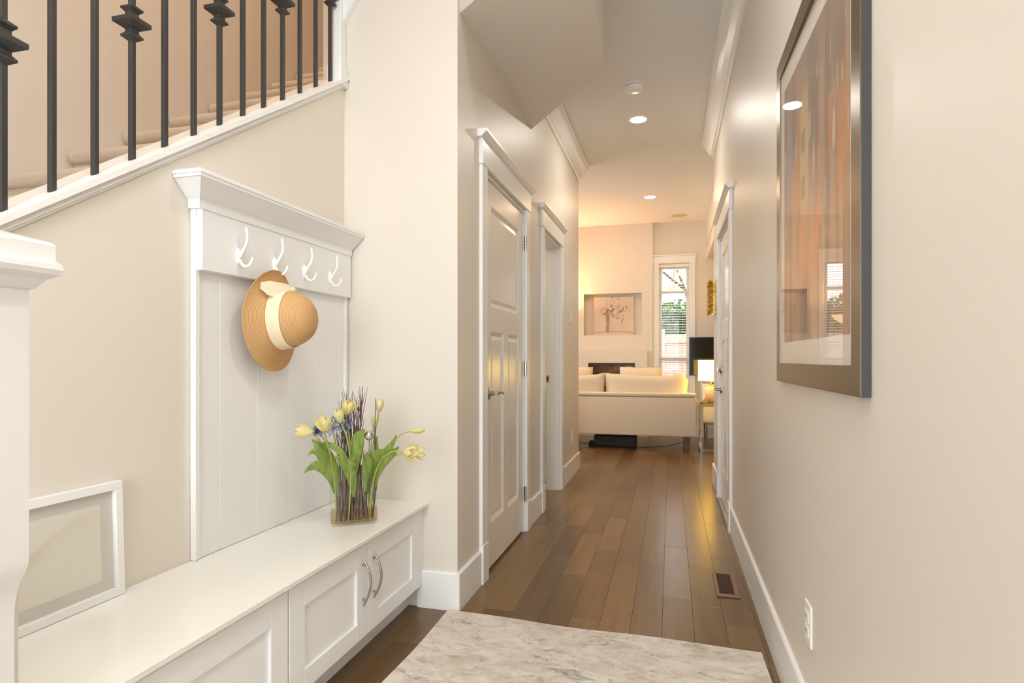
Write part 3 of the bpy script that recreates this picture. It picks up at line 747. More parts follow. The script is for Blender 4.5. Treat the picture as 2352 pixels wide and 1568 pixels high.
# ------------------------------------------------------------------ framed print leaning on the bench
lf_ = thing('leaning_picture', 'white framed pale print leaning on the bench against the wall', 'picture', (-1.43, 0.93, 0.467))
y0, y1, hgt = 0.56, 1.297, 0.305
lean = Matrix.Translation((-1.427, 0, 0.4680)) @ Matrix.Rotation(radians(-1.9), 4, 'Y')
def LB(*bx, bev=0.0):
    bm = BX(*bx, bev=bev); bm.transform(lean); return bm
fw = 0.022
obj('frame_rail', LB((-0.022, 0.0, y0, y1, 0, fw), bev=0.0012), trim_paint, lf_)
obj('frame_rail', LB((-0.022, 0.0, y0, y1, hgt - fw, hgt), bev=0.0012), trim_paint, lf_)
obj('frame_rail', LB((-0.022, 0.0, y1 - fw, y1, fw, hgt - fw), bev=0.0012), trim_paint, lf_)
obj('frame_rail', LB((-0.022, 0.0, y0, y0 + fw, fw, hgt - fw), bev=0.0012), trim_paint, lf_)
obj('mat_board', LB((-0.018, -0.013, y0 + fw, y1 - fw, fw, hgt - fw)), mat('pale_grey_mat', srgb(206, 202, 194), 0.8), lf_)
def paint_grid(bm_pts, nu, nv, colf, name, parent, m=vc_art):
    """grid between four corner points, coloured by a drawing function of u,v"""
    me = bpy.data.meshes.new(name); a, b, c, d = [Vector(p) for p in bm_pts]
    vs = []; cs = []
    for j in range(nv + 1):
        for i in range(nu + 1):
            u, v_ = i / nu, j / nv
            vs.append(a.lerp(b, u).lerp(d.lerp(c, u), v_)); cs.append(colf(u, v_))
    fs = [(j * (nu + 1) + i, j * (nu + 1) + i + 1, (j + 1) * (nu + 1) + i + 1, (j + 1) * (nu + 1) + i) for j in range(nv) for i in range(nu)]
    me.from_pydata(vs, [], fs); ca = me.color_attributes.new('ink', 'FLOAT_COLOR', 'POINT')
    for k, c_ in enumerate(cs): ca.data[k].color = c_
    me.materials.append(m); o = bpy.data.objects.new(name, me); COL.objects.link(o)
    M_ = ROOTS[parent.name]; me.transform(M_.inverted()); o.parent = parent; ROOTS[o.name] = M_
    return o
def hsh(x, y, s=0):
    v_ = sin(x * 127.1 + y * 311.7 + s * 74.7) * 43758.5453; return v_ - math.floor(v_)
def vn(x, y, s=0):
    xi, yi = math.floor(x), math.floor(y); fx, fy = x - xi, y - yi
    fx = fx * fx * (3 - 2 * fx); fy = fy * fy * (3 - 2 * fy)
    a = hsh(xi, yi, s); b = hsh(xi + 1, yi, s); c = hsh(xi, yi + 1, s); d = hsh(xi + 1, yi + 1, s)
    return a + (b - a) * fx + (c - a) * fy + (a - b - c + d) * fx * fy
def mixc(a, b, t): t = max(0, min(1, t)); return tuple(a[i] * (1 - t) + b[i] * t for i in range(3)) + (1,)
def sm(a, b, x): t = max(0, min(1, (x - a) / (b - a))); return t * t * (3 - 2 * t)
def pale(u, v_):
    base = srgb(222, 218, 206); curve = 0.10 + 1.05 * (u - 0.35) ** 1.0 if u > 0.35 else 0.1
    curve = 0.18 + 0.75 * sm(0.42, 0.95, u)
    d = curve - v_
    c = mixc(base, srgb(200, 186, 166), sm(0.0, 0.02, d) * (1 - sm(0.02, 0.30, d)) * (1 - 0.75 * sm(0.5, 0.85, u)))
    if v_ < 0.42 + 0.05 * u: c = mixc(c, srgb(224, 221, 208), 0.5)
    return c
q = [lean @ Vector(p) for p in ((-0.0125, y0 + 0.055, 0.052), (-0.0125, y1 - 0.058, 0.052), (-0.0125, y1 - 0.058, hgt - 0.052), (-0.0125, y0 + 0.055, hgt - 0.052))]
paint_grid(q, 70, 40, pale, 'print', lf_)
obj('glass_pane', LB((-0.011, -0.009, y0 + fw, y1 - fw, fw, hgt - fw)), pane_glass, lf_)

# ------------------------------------------------------------------ big framed abstract on the right wall
pf = thing('framed_abstract', 'tall bronze framed abstract print hanging on the right wall', 'picture', (RX - 0.01, 1.77, 1.03))
FY0, FY1, FZ0, FZ1 = 1.297, 2.243, 1.027, 2.105
FXF = RX - 0.020
def frame_side_bm(y0, y1, z0, z1): return BX((FXF + 0.002, RX - 0.001, y0, y1, z0, z1))
w = 0.060
def rail_bm(pts):  # mitred face rail: outline points (y,z) at the front, chamfered in
    bm = prism(pts, 'x', FXF, FXF + 0.016); return bm
for pts in ([(FY0, FZ0), (FY1, FZ0), (FY1 - w, FZ0 + w), (FY0 + w, FZ0 + w)], [(FY0, FZ1), (FY1, FZ1), (FY1 - w, FZ1 - w), (FY0 + w, FZ1 - w)], [(FY0, FZ0), (FY0 + w, FZ0 + w), (FY0 + w, FZ1 - w), (FY0, FZ1)], [(FY1, FZ0), (FY1 - w, FZ0 + w), (FY1 - w, FZ1 - w), (FY1, FZ1)]):
    obj('frame_rail', rail_bm(pts), frame_metal, pf)
obj('frame_edge', BX((FXF + 0.003, RX - 0.001, FY0 - 0.0015, FY0 - 0.0002, FZ0, FZ1), (FXF + 0.003, RX - 0.001, FY1 + 0.0002, FY1 + 0.0015, FZ0, FZ1), (FXF + 0.003, RX - 0.001, FY0, FY1, FZ0 - 0.0015, FZ0 - 0.0002), (FXF + 0.003, RX - 0.001, FY0, FY1, FZ1 + 0.0002, FZ1 + 0.0015)), frame_side, pf, label='dark outer edge of the frame')
def gx(y, k): return FXF + 0.0145 - 0.0125 * (y - FY0) / (FY1 - FY0) + k      # the glazing sits a little askew in its frame
def skew_slab(y0, y1, z0, z1, k0, k1):
    bm = prism([(gx(y0, k0), y0), (gx(y1, k0), y1), (gx(y1, k1), y1), (gx(y0, k1), y0)], 'z', z0, z1); return bm
obj('mat_board', skew_slab(FY0 + w - 0.004, FY1 - w + 0.004, FZ0 + w - 0.004, FZ1 - w + 0.004, 0.0020, 0.0040), mat_board, pf)
def abstract(u, v_):
    # u: 0 near edge .. 1 far edge, v: 0 bottom .. 1 top
    x = u * 9; y = v_ * 2.2
    base = mixc(srgb(178, 150, 128), srgb(198, 146, 100), vn(x * 0.8, y, 1))
    base = mixc(base, srgb(132, 112, 98), sm(0.45, 0.8, vn(x * 1.7 + 3, y * 1.1, 2)))
    base = mixc(base, srgb(212, 142, 84), sm(0.55, 0.85, vn(x * 1.2, y * 1.6 + 2, 3)) * sm(0.1, 0.35, v_) * (1 - sm(0.55, 0.8, v_)))
    base = mixc(base, srgb(220, 190, 130), (sm(0.52, 0.55, u) - sm(0.66, 0.69, u)) * (sm(0.38, 0.5, v_) - sm(0.84, 0.9, v_ + (u - 0.6) * 0.8)))
    base = mixc(base, srgb(150, 152, 176), (sm(0.82, 0.84, u) - sm(0.93, 0.95, u)) * (sm(0.45, 0.55, v_) - sm(0.78, 0.9, v_)))
    base = mixc(base, srgb(196, 110, 84), (sm(0.70, 0.72, u) - sm(0.76, 0.78, u)) * (sm(0.6, 0.66, v_) - sm(0.8, 0.85, v_)) * 0.8)
    base = mixc(base, srgb(120, 104, 96), (1 if (abs(u - 0.62) < 0.035 and 0.02 < ((v_ * 6.2) % 1.0) < 0.5 and 0.42 < v_ < 0.8) else 0) * 0.6)
    base = mixc(base, srgb(214, 134, 92), (sm(0.16, 0.18, u) - sm(0.24, 0.26, u)) * (sm(0.52, 0.56, v_) - sm(0.70, 0.72, v_)) * 0.8)
    s = vn(u * 60, v_ * 7, 5)
    base = mixc(base, srgb(236, 222, 200), sm(0.80, 0.92, s) * sm(0.35, 0.6, vn(u * 9, v_ * 5, 7)) * 0.75)
    base = mixc(base, srgb(96, 82, 74), sm(0.84, 0.95, vn(u * 40 + 5, v_ * 9, 9)) * 0.5)
    base = mixc(base, srgb(140, 124, 112), sm(0.72, 1.0, v_) * 0.55)
    base = mixc(base, srgb(170, 156, 140), 0.30)
    return base
AY0, AY1, AZ0, AZ1 = FY0 + w + 0.062, FY1 - w - 0.058, FZ0 + w + 0.068, FZ1 - w - 0.070
paint_grid([(gx(AY0, 0.0014), AY0, AZ0), (gx(AY1, 0.0014), AY1, AZ0), (gx(AY1, 0.0014), AY1, AZ1), (gx(AY0, 0.0014), AY0, AZ1)], 110, 130, abstract, 'print', pf)
gp = obj('glass_pane', skew_slab(FY0 + w - 0.002, FY1 - w + 0.002, FZ0 + w - 0.002, FZ1 - w + 0.002, 0.0, 0.0008), pane_glass, pf)

# small ornate gold frame near the end of the right wall
gf = thing('gilt_picture', 'small ornate gold frame beyond the right hand door', 'picture', (RX - 0.02, 5.57, 1.5))
gy0, gy1, gz0, gz1 = 5.46, 5.68, 1.50, 1.79
def gilt(pts_a, pts_b):
    prof = [(0.0, 0.0), (0.0, 0.022), (0.010, 0.040), (0.020, 0.055), (0.032, 0.056), (0.040, 0.040), (0.050, 0.030), (0.055, 0.012), (0.055, 0.0)]
    return prof
cyc = [(gy0, gz0, 1, 1), (gy1, gz0, -1, 1), (gy1, gz1, -1, -1), (gy0, gz1, 1, -1)]
for k in range(4):
    a = cyc[k]; b = cyc[(k + 1) % 4]; bm = bmesh.new(); rings = []
    for (yy, zz, sy, sz) in (a, b):
        rings.append([bm.verts.new((RX - 0.001 - h_, yy + sy * o_, zz + sz * o_)) for o_, h_ in gilt(0, 0)])
    n_ = len(rings[0])
    for i in range(n_): bm.faces.new((rings[0][i], rings[0][(i + 1) % n_], rings[1][(i + 1) % n_], rings[1][i]))
    bm.faces.new(rings[0]); bm.faces.new(rings[1]); bmesh.ops.recalc_face_normals(bm, faces=bm.faces[:])
    obj('frame_rail', bm, gold, gf)
for k, (yy, zz, sy, sz) in enumerate(cyc):
    bm = bmesh.new()
    for j in range(5):
        a = j * 1.1 + k
        bmesh.ops.create_icosphere(bm, subdivisions=2, radius=0.013, matrix=Matrix.Translation((RX - 0.052, yy + sy * 0.022 + 0.016 * cos(a), zz + sz * 0.022 + 0.018 * sin(a))) @ Matrix.Diagonal((0.8, 1, 1, 1)))
    obj('corner_ornament', bm, gold, gf, True)
obj('mirror_glass', BX((RX - 0.012, RX - 0.010, gy0 + 0.05, gy1 - 0.05, gz0 + 0.05, gz1 - 0.05)), MATS['mirror_silver'], gf)

# ------------------------------------------------------------------ switches, outlets, vent, ceiling fittings
def plate(name, x, sgn, y, z, label, cat, kind_):
    t = thing(name, label, cat, (x, y, z))
    obj('plate', BX((x, x + sgn * 0.006, y - 0.036, y + 0.036, z - 0.058, z + 0.058), bev=0.002), white_plastic, t)
    if kind_ == 'outlet':
        for dz in (-0.02, 0.02):
            r = obj('socket', BX((x + sgn * 0.0055, x + sgn * 0.0085, y - 0.017, y + 0.017, z + dz - 0.015, z + dz + 0.015), bev=0.001), white_plastic, t)
            obj('slot', BX((x + sgn * 0.0083, x + sgn * 0.0088, y - 0.008, y - 0.006, z + dz - 0.004, z + dz + 0.006), (x + sgn * 0.0083, x + sgn * 0.0088, y + 0.006, y + 0.008, z + dz - 0.004, z + dz + 0.006)), dark_gap, r)
    else:
        obj('rocker', BX((x + sgn * 0.005, x + sgn * 0.010, y - 0.016, y + 0.016, z - 0.033, z + 0.033), bev=0.0015), white_plastic, t)
    return t
plate('wall_outlet', RX, -1, 1.83, 0.362, 'white duplex outlet low on the right wall in the foreground', 'outlet', 'outlet')
plate('wall_outlet', LX, 1, 5.62, 0.37, 'white duplex outlet low on the left wall beyond the powder room', 'outlet', 'outlet')
plate('light_switch', LX, 1, 5.53, 1.50, 'white light switch on the left wall beyond the powder room', 'switch', 'switch')
plate('light_switch', RX, -1, 5.30, 1.36, 'white light switch on the right wall beyond the door', 'switch', 'switch')

fv = thing('floor_vent', 'brown metal floor register with slats by the right baseboard', 'vent', (0.257, 3.085, 0))
vx0, vx1, vy0, vy1 = 0.206, 0.312, 2.925, 3.243
obj('frame', BX((vx0, vx1, vy0, vy0 + 0.032, 0.0002, 0.006), (vx0, vx1, vy1 - 0.014, vy1, 0.0002, 0.006), (vx0, vx0 + 0.016, vy0 + 0.032, vy1 - 0.014, 0.0002, 0.006), (vx1 - 0.024, vx1, vy0 + 0.032, vy1 - 0.014, 0.0002, 0.006), bev=0.002), vent_metal, fv)
obj('backing', BX((vx0 + 0.016, vx1 - 0.024, vy0 + 0.032, vy1 - 0.014, 0.0002, 0.001)), mat('vent_hole', srgb(26, 12, 10), 0.8), fv)
s0 = None
for k in range(17):
    y = vy0 + 0.038 + k * (0.2595 / 16)
    if s0 is None: s0 = obj('slat', BX((vx0 + 0.016, vx1 - 0.024, y, y + 0.0075, 0.001, 0.005)), vent_dark, fv); ys0 = y
    else:
        c = s0.copy(); COL.objects.link(c); c.parent = fv; c.location = (0, y - ys0, 0)

sd = thing('smoke_detector', 'round white smoke detector on the hallway ceiling', 'smoke detector', (-0.254, 4.333, CZ - 0.04))
M = Matrix.Translation((-0.254, 4.333, CZ)) @ Matrix.Rotation(pi, 4, 'X')
obj('base', lathe([(0, 0), (0.068, 0), (0.068, 0.012), (0.0, 0.012)], 32, M), white_plastic, sd, True)
obj('ring_gap', lathe([(0, 0.012), (0.060, 0.012), (0.060, 0.018), (0, 0.018)], 32, M), grille, sd, True)
obj('cover', lathe([(0, 0.018), (0.066, 0.018), (0.064, 0.034), (0.052, 0.044), (0.0, 0.047)], 32, M), white_plastic, sd, True)
obj('test_button', lathe([(0, 0.046), (0.010, 0.046), (0.010, 0.051), (0, 0.052)], 16, M @ Matrix.Translation((0.026, 0.0, 0))), white_plastic, sd, True)
def downlight(x, y, label, power, col, r=0.075, lens=None, group=None):
    t = thing('recessed_light', label, 'ceiling light', (x, y, CZ - 0.01), group=group)
    M = Matrix.Translation((x, y, CZ)) @ Matrix.Rotation(pi, 4, 'X')
    obj('trim_ring', lathe([(r * 0.86, -0.001), (r * 0.86, 0.004), (r * 0.95, 0.007), (r * 1.18, 0.004), (r * 1.22, -0.001)], 36, M, cap=False), white_plastic, t, True)
    obj('lens', lathe([(0, 0.0), (r * 0.9, 0.0), (r * 0.9, 0.0035), (0, 0.0035)], 36, M), light_emit, t, True)
    light('recessed_light_lamp', 'AREA', (x, y, CZ - 0.012), power, col, (0, 0, 0), r * 1.7)
    return t
downlight(-0.257, 4.963, 'lit round recessed light on the ceiling beside the smoke detector', 10, (1.0, 0.94, 0.86))
downlight(0.02, 1.55, 'added recessed light above the rug, unseen overhead', 10, (1.0, 0.96, 0.92))  # unseen downlight added to brighten the hall walls
downlight(0.0, 0.30, 'added unseen recessed light behind the camera over the entry', 5, (1.0, 0.96, 0.92))  # second added downlight out of view, extra fill from the entry side
downlight(-0.243, 7.368, 'smaller looking lit recessed light on the orange living room ceiling', 9, (1.0, 0.68, 0.40))
cs = thing('ceiling_speaker', 'round flush beige speaker grille on the living room ceiling', 'speaker', (0.102, 8.403, CZ))
M = Matrix.Translation((0.102, 8.403, CZ)) @ Matrix.Rotation(pi, 4, 'X')
obj('rim', lathe([(0.112, -0.001), (0.112, 0.006), (0.12, 0.005), (0.122, -0.001)], 36, M, cap=False), white_plastic, cs, True)
obj('grille', lathe([(0, 0), (0.113, 0.0), (0.113, 0.004), (0, 0.005)], 36, M), grille, cs, True)

# ------------------------------------------------------------------ rug
bm = bmesh.new(); nxr, nyr = 60, 80
A_, B_, C_, D_ = Vector((-0.955, 0.45, 0)), Vector((0.312, 0.40, 0)), Vector((0.331, 2.394, 0)), Vector((-0.936, 2.446, 0))
for lay, z in ((0, 0.001), (1, 0.009)):
    pass
def rp(u, v_, z):
    p = A_.lerp(B_, u).lerp(D_.lerp(C_, u), v_)
    p = p + Vector((0.004 * sin(v_ * 17), 0.006 * sin(u * 9 + 1) * v_, 0)); p.z = z + (0.0012 * (1 + sin(u * 14 + v_ * 5)) if z > 0.005 else 0); return p
top = [[bm.verts.new(rp(i / nxr, j / nyr, 0.008)) for i in range(nxr + 1)] for j in range(nyr + 1)]
bot = [[bm.verts.new(rp(i / nxr, j / nyr, 0.0008)) for i in range(nxr + 1)] for j in range(nyr + 1)]
for j in range(nyr):
    for i in range(nxr):
        bm.faces.new((top[j][i], top[j][i + 1], top[j + 1][i + 1], top[j + 1][i]))
        bm.faces.new((bot[j][i], bot[j + 1][i], bot[j + 1][i + 1], bot[j][i + 1]))
for j in range(nyr):
    bm.faces.new((top[j][0], top[j + 1][0], bot[j + 1][0], bot[j][0])); bm.faces.new((top[j][nxr], bot[j][nxr], bot[j + 1][nxr], top[j + 1][nxr]))
for i in range(nxr):
    bm.faces.new((top[0][i], bot[0][i], bot[0][i + 1], top[0][i + 1])); bm.faces.new((top[nyr][i], top[nyr][i + 1], bot[nyr][i + 1], bot[nyr][i]))
obj('area_rug', bm, rugm, label='mottled grey and cream area rug on the foyer floor', cat='rug')
# ------------------------------------------------------------------ soft cushion builder
def cushion_bm(cx, cy, cz, sx, sy, sz, n=14, e=0.42, sag=0.0, M=None):
    """puffy box: sx, sy, sz half sizes; pinched corners"""
    bm = bmesh.new(); bmesh.ops.create_cube(bm, size=2)
    bmesh.ops.subdivide_edges(bm, edges=bm.edges[:], cuts=n, use_grid_fill=True)
    for v_ in bm.verts:
        x, y, z = v_.co
        thin = min(sx, sy, sz)
        def puff(a, b): return (1 - abs(a) ** 3.2) * (1 - abs(b) ** 3.2)
        X, Y, Z = x * sx, y * sy, z * sz
        Y = y * sy * (e + (1 - e) * sqrt(max(0.0, puff(x, z))))
        X = X * (1 - 0.035 * (1 - abs(z)) * abs(x)); Z = Z * (1 - 0.05 * (1 - abs(x)) * abs(z))
        if z > 0: Z -= sag * (1 - x * x) * z + 0.004 * sin(x * 7 + 2)
        v_.co = (X + cx, Y + cy, Z + cz)
    if M is not None: bm.transform(M)
    return bm

# ------------------------------------------------------------------ fireplace, niche, painting
fp = thing('fireplace', 'white fireplace surround with dark linear firebox under the niche', 'fireplace', (-0.85, BKY - 0.03, 0))
obj('surround', wall_grid(BKY - 0.06, 0.0595, (-1.36, -0.325), (0.0, 1.225), [(-1.168, -0.497, 0.45, 1.05)], 'y'), wall_paint, fp)
obj('firebox', BX((-1.168, -0.497, BKY + 0.10, BKY + 0.12, 0.45, 1.05)), fire_glass, fp)
obj('frame', BX((-1.168, -0.497, BKY - 0.05, BKY + 0.09, 1.015, 1.05), (-1.168, -0.497, BKY - 0.05, BKY + 0.09, 0.45, 0.48), (-1.168, -1.125, BKY - 0.05, BKY + 0.09, 0.48, 1.015), (-0.532, -0.497, BKY - 0.05, BKY + 0.09, 0.48, 1.015)), firebox_dark, fp)
obj('ember_tray', BX((-1.10, -0.56, BKY + 0.01, BKY + 0.09, 0.50, 0.56)), firebox_dark, fp)
pt = thing('floral_canvas', 'square pale canvas painted with a vase of flowers in the niche', 'painting', (-0.81, BKY + 0.10, NZ0))
PY = BKY + 0.085
obj('canvas', BX((-1.104, -0.521, PY, PY + 0.03, NZ0 + 0.0015, 2.015)), mat('canvas', srgb(222, 202, 184), 0.85), pt)
random.seed(21)
FL = [(0.53, 0.76, 0.065), (0.67, 0.73, 0.05), (0.36, 0.76, 0.055), (0.54, 0.64, 0.045), (0.53, 0.59, 0.045), (0.79, 0.61, 0.055), (0.26, 0.64, 0.05), (0.45, 0.84, 0.04), (0.28, 0.80, 0.035), (0.66, 0.50, 0.045), (0.14, 0.55, 0.035), (0.74, 0.84, 0.03), (0.16, 0.68, 0.03), (0.65, 0.40, 0.03), (0.85, 0.77, 0.03), (0.20, 0.73, 0.04), (0.73, 0.56, 0.04), (0.42, 0.70, 0.045), (0.61, 0.82, 0.035)]
DOT = [(random.gauss(0.48, 0.2), random.gauss(0.66, 0.13), random.uniform(0.006, 0.014)) for _ in range(120)]
def floral(u, v_):
    c = mixc(srgb(220, 202, 186), srgb(208, 190, 172), vn(u * 4, v_ * 4, 3))
    body = sm(0.42, 0.55, vn(u * 26, v_ * 26, 11)) * max(0, 1 - ((u - 0.48) / 0.36) ** 2 - ((v_ - 0.66) / 0.20) ** 2)
    c = mixc(c, srgb(150, 122, 104), body * 0.9)
    if 0.07 < v_ < 0.62:
        wv_ = 0.075 + 0.02 * abs(v_ - 0.3)
        if abs(u - 0.385) < wv_: c = mixc(srgb(170, 148, 132), srgb(214, 196, 180), (sm(0.385, 0.41, u) - sm(0.44, 0.47, u)))
    c = mixc(c, srgb(160, 138, 122), (1 - sm(0.0, 0.025, abs(v_ - 0.065 - 0.03 * sin(u * 3)))) * 0.7)
    for x, y, r in DOT:
        if abs(u - x) < r and abs(v_ - y) < r * 1.6: c = mixc(c, srgb(112, 84, 70), 0.75)
    for x, y, r in FL:
        d = sqrt((u - x) ** 2 + (v_ - y) ** 2)
        if d < r:
            c = mixc(srgb(226, 204, 188), srgb(206, 176, 160), sm(0.6 * r, r, d))
            if d < r * 0.25: c = srgb(128, 96, 84)
    return c
paint_grid([(-1.104, PY - 0.001, NZ0 + 0.0015), (-0.521, PY - 0.001, NZ0 + 0.0015), (-0.521, PY - 0.001, 2.015), (-1.104, PY - 0.001, 2.015)], 110, 100, floral, 'painted_face', pt)

# ------------------------------------------------------------------ windows with blinds
def window(name, x0, x1, z0, z1, full=True):
    w = setting(name, ((x0 + x1) / 2, BKY + 0.05, z0)); yw = BKY + 0.05
    cw = 0.082
    for a, b in ((x0 - cw, x0), (x1, x1 + cw)): obj('window_casing', BX((a, b, yw - 0.018, yw, z0 - 0.06, z1 + 0.01), bev=0.002), trim_paint, w)
    obj('window_head', BX((x0 - cw - 0.004, x1 + cw + 0.004, yw - 0.022, yw, z1 + 0.01, z1 + 0.11), bev=0.002), trim_paint, w)
    obj('window_cap', BX((x0 - cw - 0.02, x1 + cw + 0.02, yw - 0.040, yw, z1 + 0.11, z1 + 0.13), bev=0.003), trim_paint, w)
    obj('window_sill', BX((x0 - cw - 0.02, x1 + cw + 0.02, yw - 0.05, yw + 0.01, z0 - 0.09, z0 - 0.06), bev=0.003), trim_paint, w)
    ya, yb = yw + 0.055, yw + 0.10; s = 0.040
    obj('window_frame', BX((x0, x0 + s, ya, yb, z0, z1), (x1 - s, x1, ya, yb, z0, z1), (x0 + s, x1 - s, ya, yb, z1 - 0.06, z1), (x0 + s, x1 - s, ya, yb, z0, z0 + 0.05), (x0 + s, x1 - s, ya, yb, 2.048, 2.085), (x0 + s, x1 - s, ya, yb, 1.078, 1.140)), white_plastic, w)
    obj('muntin', BX(((x0 + x1) / 2 - 0.008, (x0 + x1) / 2 + 0.008, ya + 0.01, yb - 0.01, 2.085, z1 - 0.06)), white_plastic, w)
    for a, b in ((z0 + 0.05, 1.078), (1.14, 2.048), (2.085, z1 - 0.06)):
        obj('pane', BX((x0 + s, x1 - s, ya + 0.02, ya + 0.024, a, b)), pane_glass, w)
    return w
def blind(x0, x1, z0, z1, label):
    t = thing('venetian_blind', label, 'blind', ((x0 + x1) / 2, BKY + 0.075, z1), group=None)
    y = BKY + 0.078
    obj('head_rail', BX((x0 + 0.004, x1 - 0.004, y - 0.018, y + 0.018, z1 - 0.045, z1 - 0.002), bev=0.002), blind_m, t)
    n = int((z1 - z0 - 0.08) / 0.036); s0 = None
    M = Matrix.Rotation(radians(12), 4, 'X')
    for k in range(n):
        z = z1 - 0.07 - 0.036 * k
        if s0 is None:
            bm = BX((x0 + 0.006, x1 - 0.006, -0.022, 0.022, -0.0009, 0.0009)); bm.transform(M); bm.transform(Matrix.Translation((0, y, z)))
            s0 = obj('slat', bm, blind_m, t); z00 = z
        else:
            c = s0.copy(); COL.objects.link(c); c.parent = t; c.location = (0, 0, z - z00)
    obj('bottom_rail', BX((x0 + 0.006, x1 - 0.006, y - 0.018, y + 0.018, z0 + 0.004, z0 + 0.02)), blind_m, t)
    for xx in (x0 + 0.09, x1 - 0.09): obj('ladder_cord', tube([(xx, y - 0.02, z1 - 0.05), (xx, y - 0.02, z0 + 0.02)], 0.0012, 6), blind_m, t)
window('window_1', WX0, WX1, WZ0, WZ1)
blind(WX0, WX1, WZ0, WZ1, 'white venetian blind on the narrow window beside the television')
window('window_2', VX0, VX1, WZ0, WZ1)
blind(VX0, VX1, WZ0, WZ1, 'white venetian blind on the window left of the fireplace')

# ------------------------------------------------------------------ outside
obj('garden_ground', BX((-8, 8, 9.0, 22, -0.5, -0.3)), soil_m, kind='structure')
fe = thing('garden_fence', 'reddish wooden board fence outside the narrow window', 'fence', (0, 11.4, -0.3))
b0_ = None
for k in range(40):
    x = -4.0 + 0.15 * k
    if b0_ is None: b0_ = obj('fence_board', BX((x, x + 0.146, 11.4, 11.42, -0.3, 1.56), bev=0.002), fence_m, fe); xb0 = x
    else:
        c = b0_.copy(); COL.objects.link(c); c.parent = fe; c.location = (x - xb0, 0, 0)
for k in range(4): obj('fence_post', BX((-3.9 + 1.86 * k - 0.02, -3.9 + 1.86 * k + 0.07, 11.34, 11.40, -0.3, 1.66), bev=0.004), fence_m, fe)
obj('fence_rail', BX((-4.0, 2.0, 11.36, 11.40, 1.40, 1.49)), fence_m, fe)
obj('fence_rail', BX((-4.0, 2.0, 11.36, 11.40, 0.3, 0.39)), fence_m, fe)
def leafcloud(name, label, cat, boxes, n, size, m, kind_name='foliage'):
    bm = bmesh.new()
    for _ in range(n):
        b = random.choice(boxes)
        p = Vector((random.uniform(b[0], b[1]), random.uniform(b[2], b[3]), b[4] + (b[5] - b[4]) * random.random()))
        p.z += 0.05 * sin(p.x * 9)
        R = Euler((random.uniform(0, 6.3), random.uniform(0, 6.3), random.uniform(0, 6.3))).to_matrix()
        s = size * random.uniform(0.6, 1.3)
        vs = [bm.verts.new(p + R @ Vector(q)) for q in ((-s, 0, 0), (0, -s * 0.45, s * 0.1), (s, 0, 0), (0, s * 0.45, s * 0.1))]
        bm.faces.new(vs)
    cx = (boxes[0][0] + boxes[0][1]) / 2; cy = (boxes[0][2] + boxes[0][3]) / 2
    t = thing(name, label, cat, (cx, cy, -0.3))
    obj(kind_name, bm, m, t, kind='stuff')
    return t
random.seed(4)
hg = leafcloud('garden_hedge', 'dense green hedge rising above the wooden fence outside', 'hedge', [(-3.6, 2.4, 12.0, 12.7, 0.6, 2.24)], 15000, 0.055, hedge_m)
obj('hedge_core', BX((-3.5, 2.3, 12.15, 12.6, -0.3, 2.05)), mat('hedge_core', srgb(40, 56, 30), 0.9), hg)
for k in range(10): obj('hedge_stem', tube([(-3.4 + 0.6 * k, 12.35, -0.3), (-3.4 + 0.6 * k, 12.35, 1.0)], 0.03, 6), bark_m, hg)
tr = leafcloud('autumn_tree', 'bare branched tree with sparse yellow leaves behind the hedge', 'tree', [(-1.2, 1.4, 14.0, 16.0, 2.7, 4.6)], 420, 0.07, autumn_m, 'leaves')
obj('trunk', tube([(0.6, 15, -0.3), (0.55, 15, 1.8), (0.35, 15, 2.8)], [0.09, 0.07, 0.05], 8), bark_m, tr)
for a in ([(0.4, 15, 2.6), (0.1, 14.9, 3.3), (-0.1, 14.8, 4.0)], [(0.45, 15, 2.5), (0.7, 15, 3.2), (1.2, 14.8, 3.6)], [(0.30, 15, 2.8), (-0.3, 15, 3.3), (-0.9, 15, 3.9)]):
    obj('branch', tube(bez(a, 8), [0.04 - 0.004 * i for i in range(9)], 6), bark_m, tr)

# ------------------------------------------------------------------ sofa
so = thing('sofa', 'cream upholstered sofa seen from behind with short walnut legs', 'sofa', (-0.80, 7.85, 0))
SX0, SX1, SYB, SYF = -1.95, 0.295, 7.40, 8.22
obj('back', BX((SX0, SX1, SYB, SYB + 0.13, 0.175, 0.645), bev=0.02), sofa_cloth, so, True, angle=60)
obj('back_rail', BX((SX0, SX1 - 0.004, SYB - 0.004, SYB + 0.15, 0.648, 0.695), bev=0.018), sofa_cloth, so, True, angle=60)
for a, b in ((SX0, SX0 + 0.12), (SX1 - 0.12, SX1)): obj('arm', BX((a, b, SYB + 0.13, SYF, 0.175, 0.64), bev=0.03), sofa_cloth, so, True, angle=60)
obj('seat_base', BX((SX0 + 0.12, SX1 - 0.12, SYB + 0.13, SYF - 0.02, 0.175, 0.33), bev=0.015), sofa_cloth, so)
for a, b in ((SX0 + 0.125, -0.808), (-0.802, SX1 - 0.125)):
    obj('seat_cushion', BX((a, b, SYB + 0.14, SYF - 0.0, 0.33, 0.47), bev=0.035), sofa_cloth, so, True, angle=60)
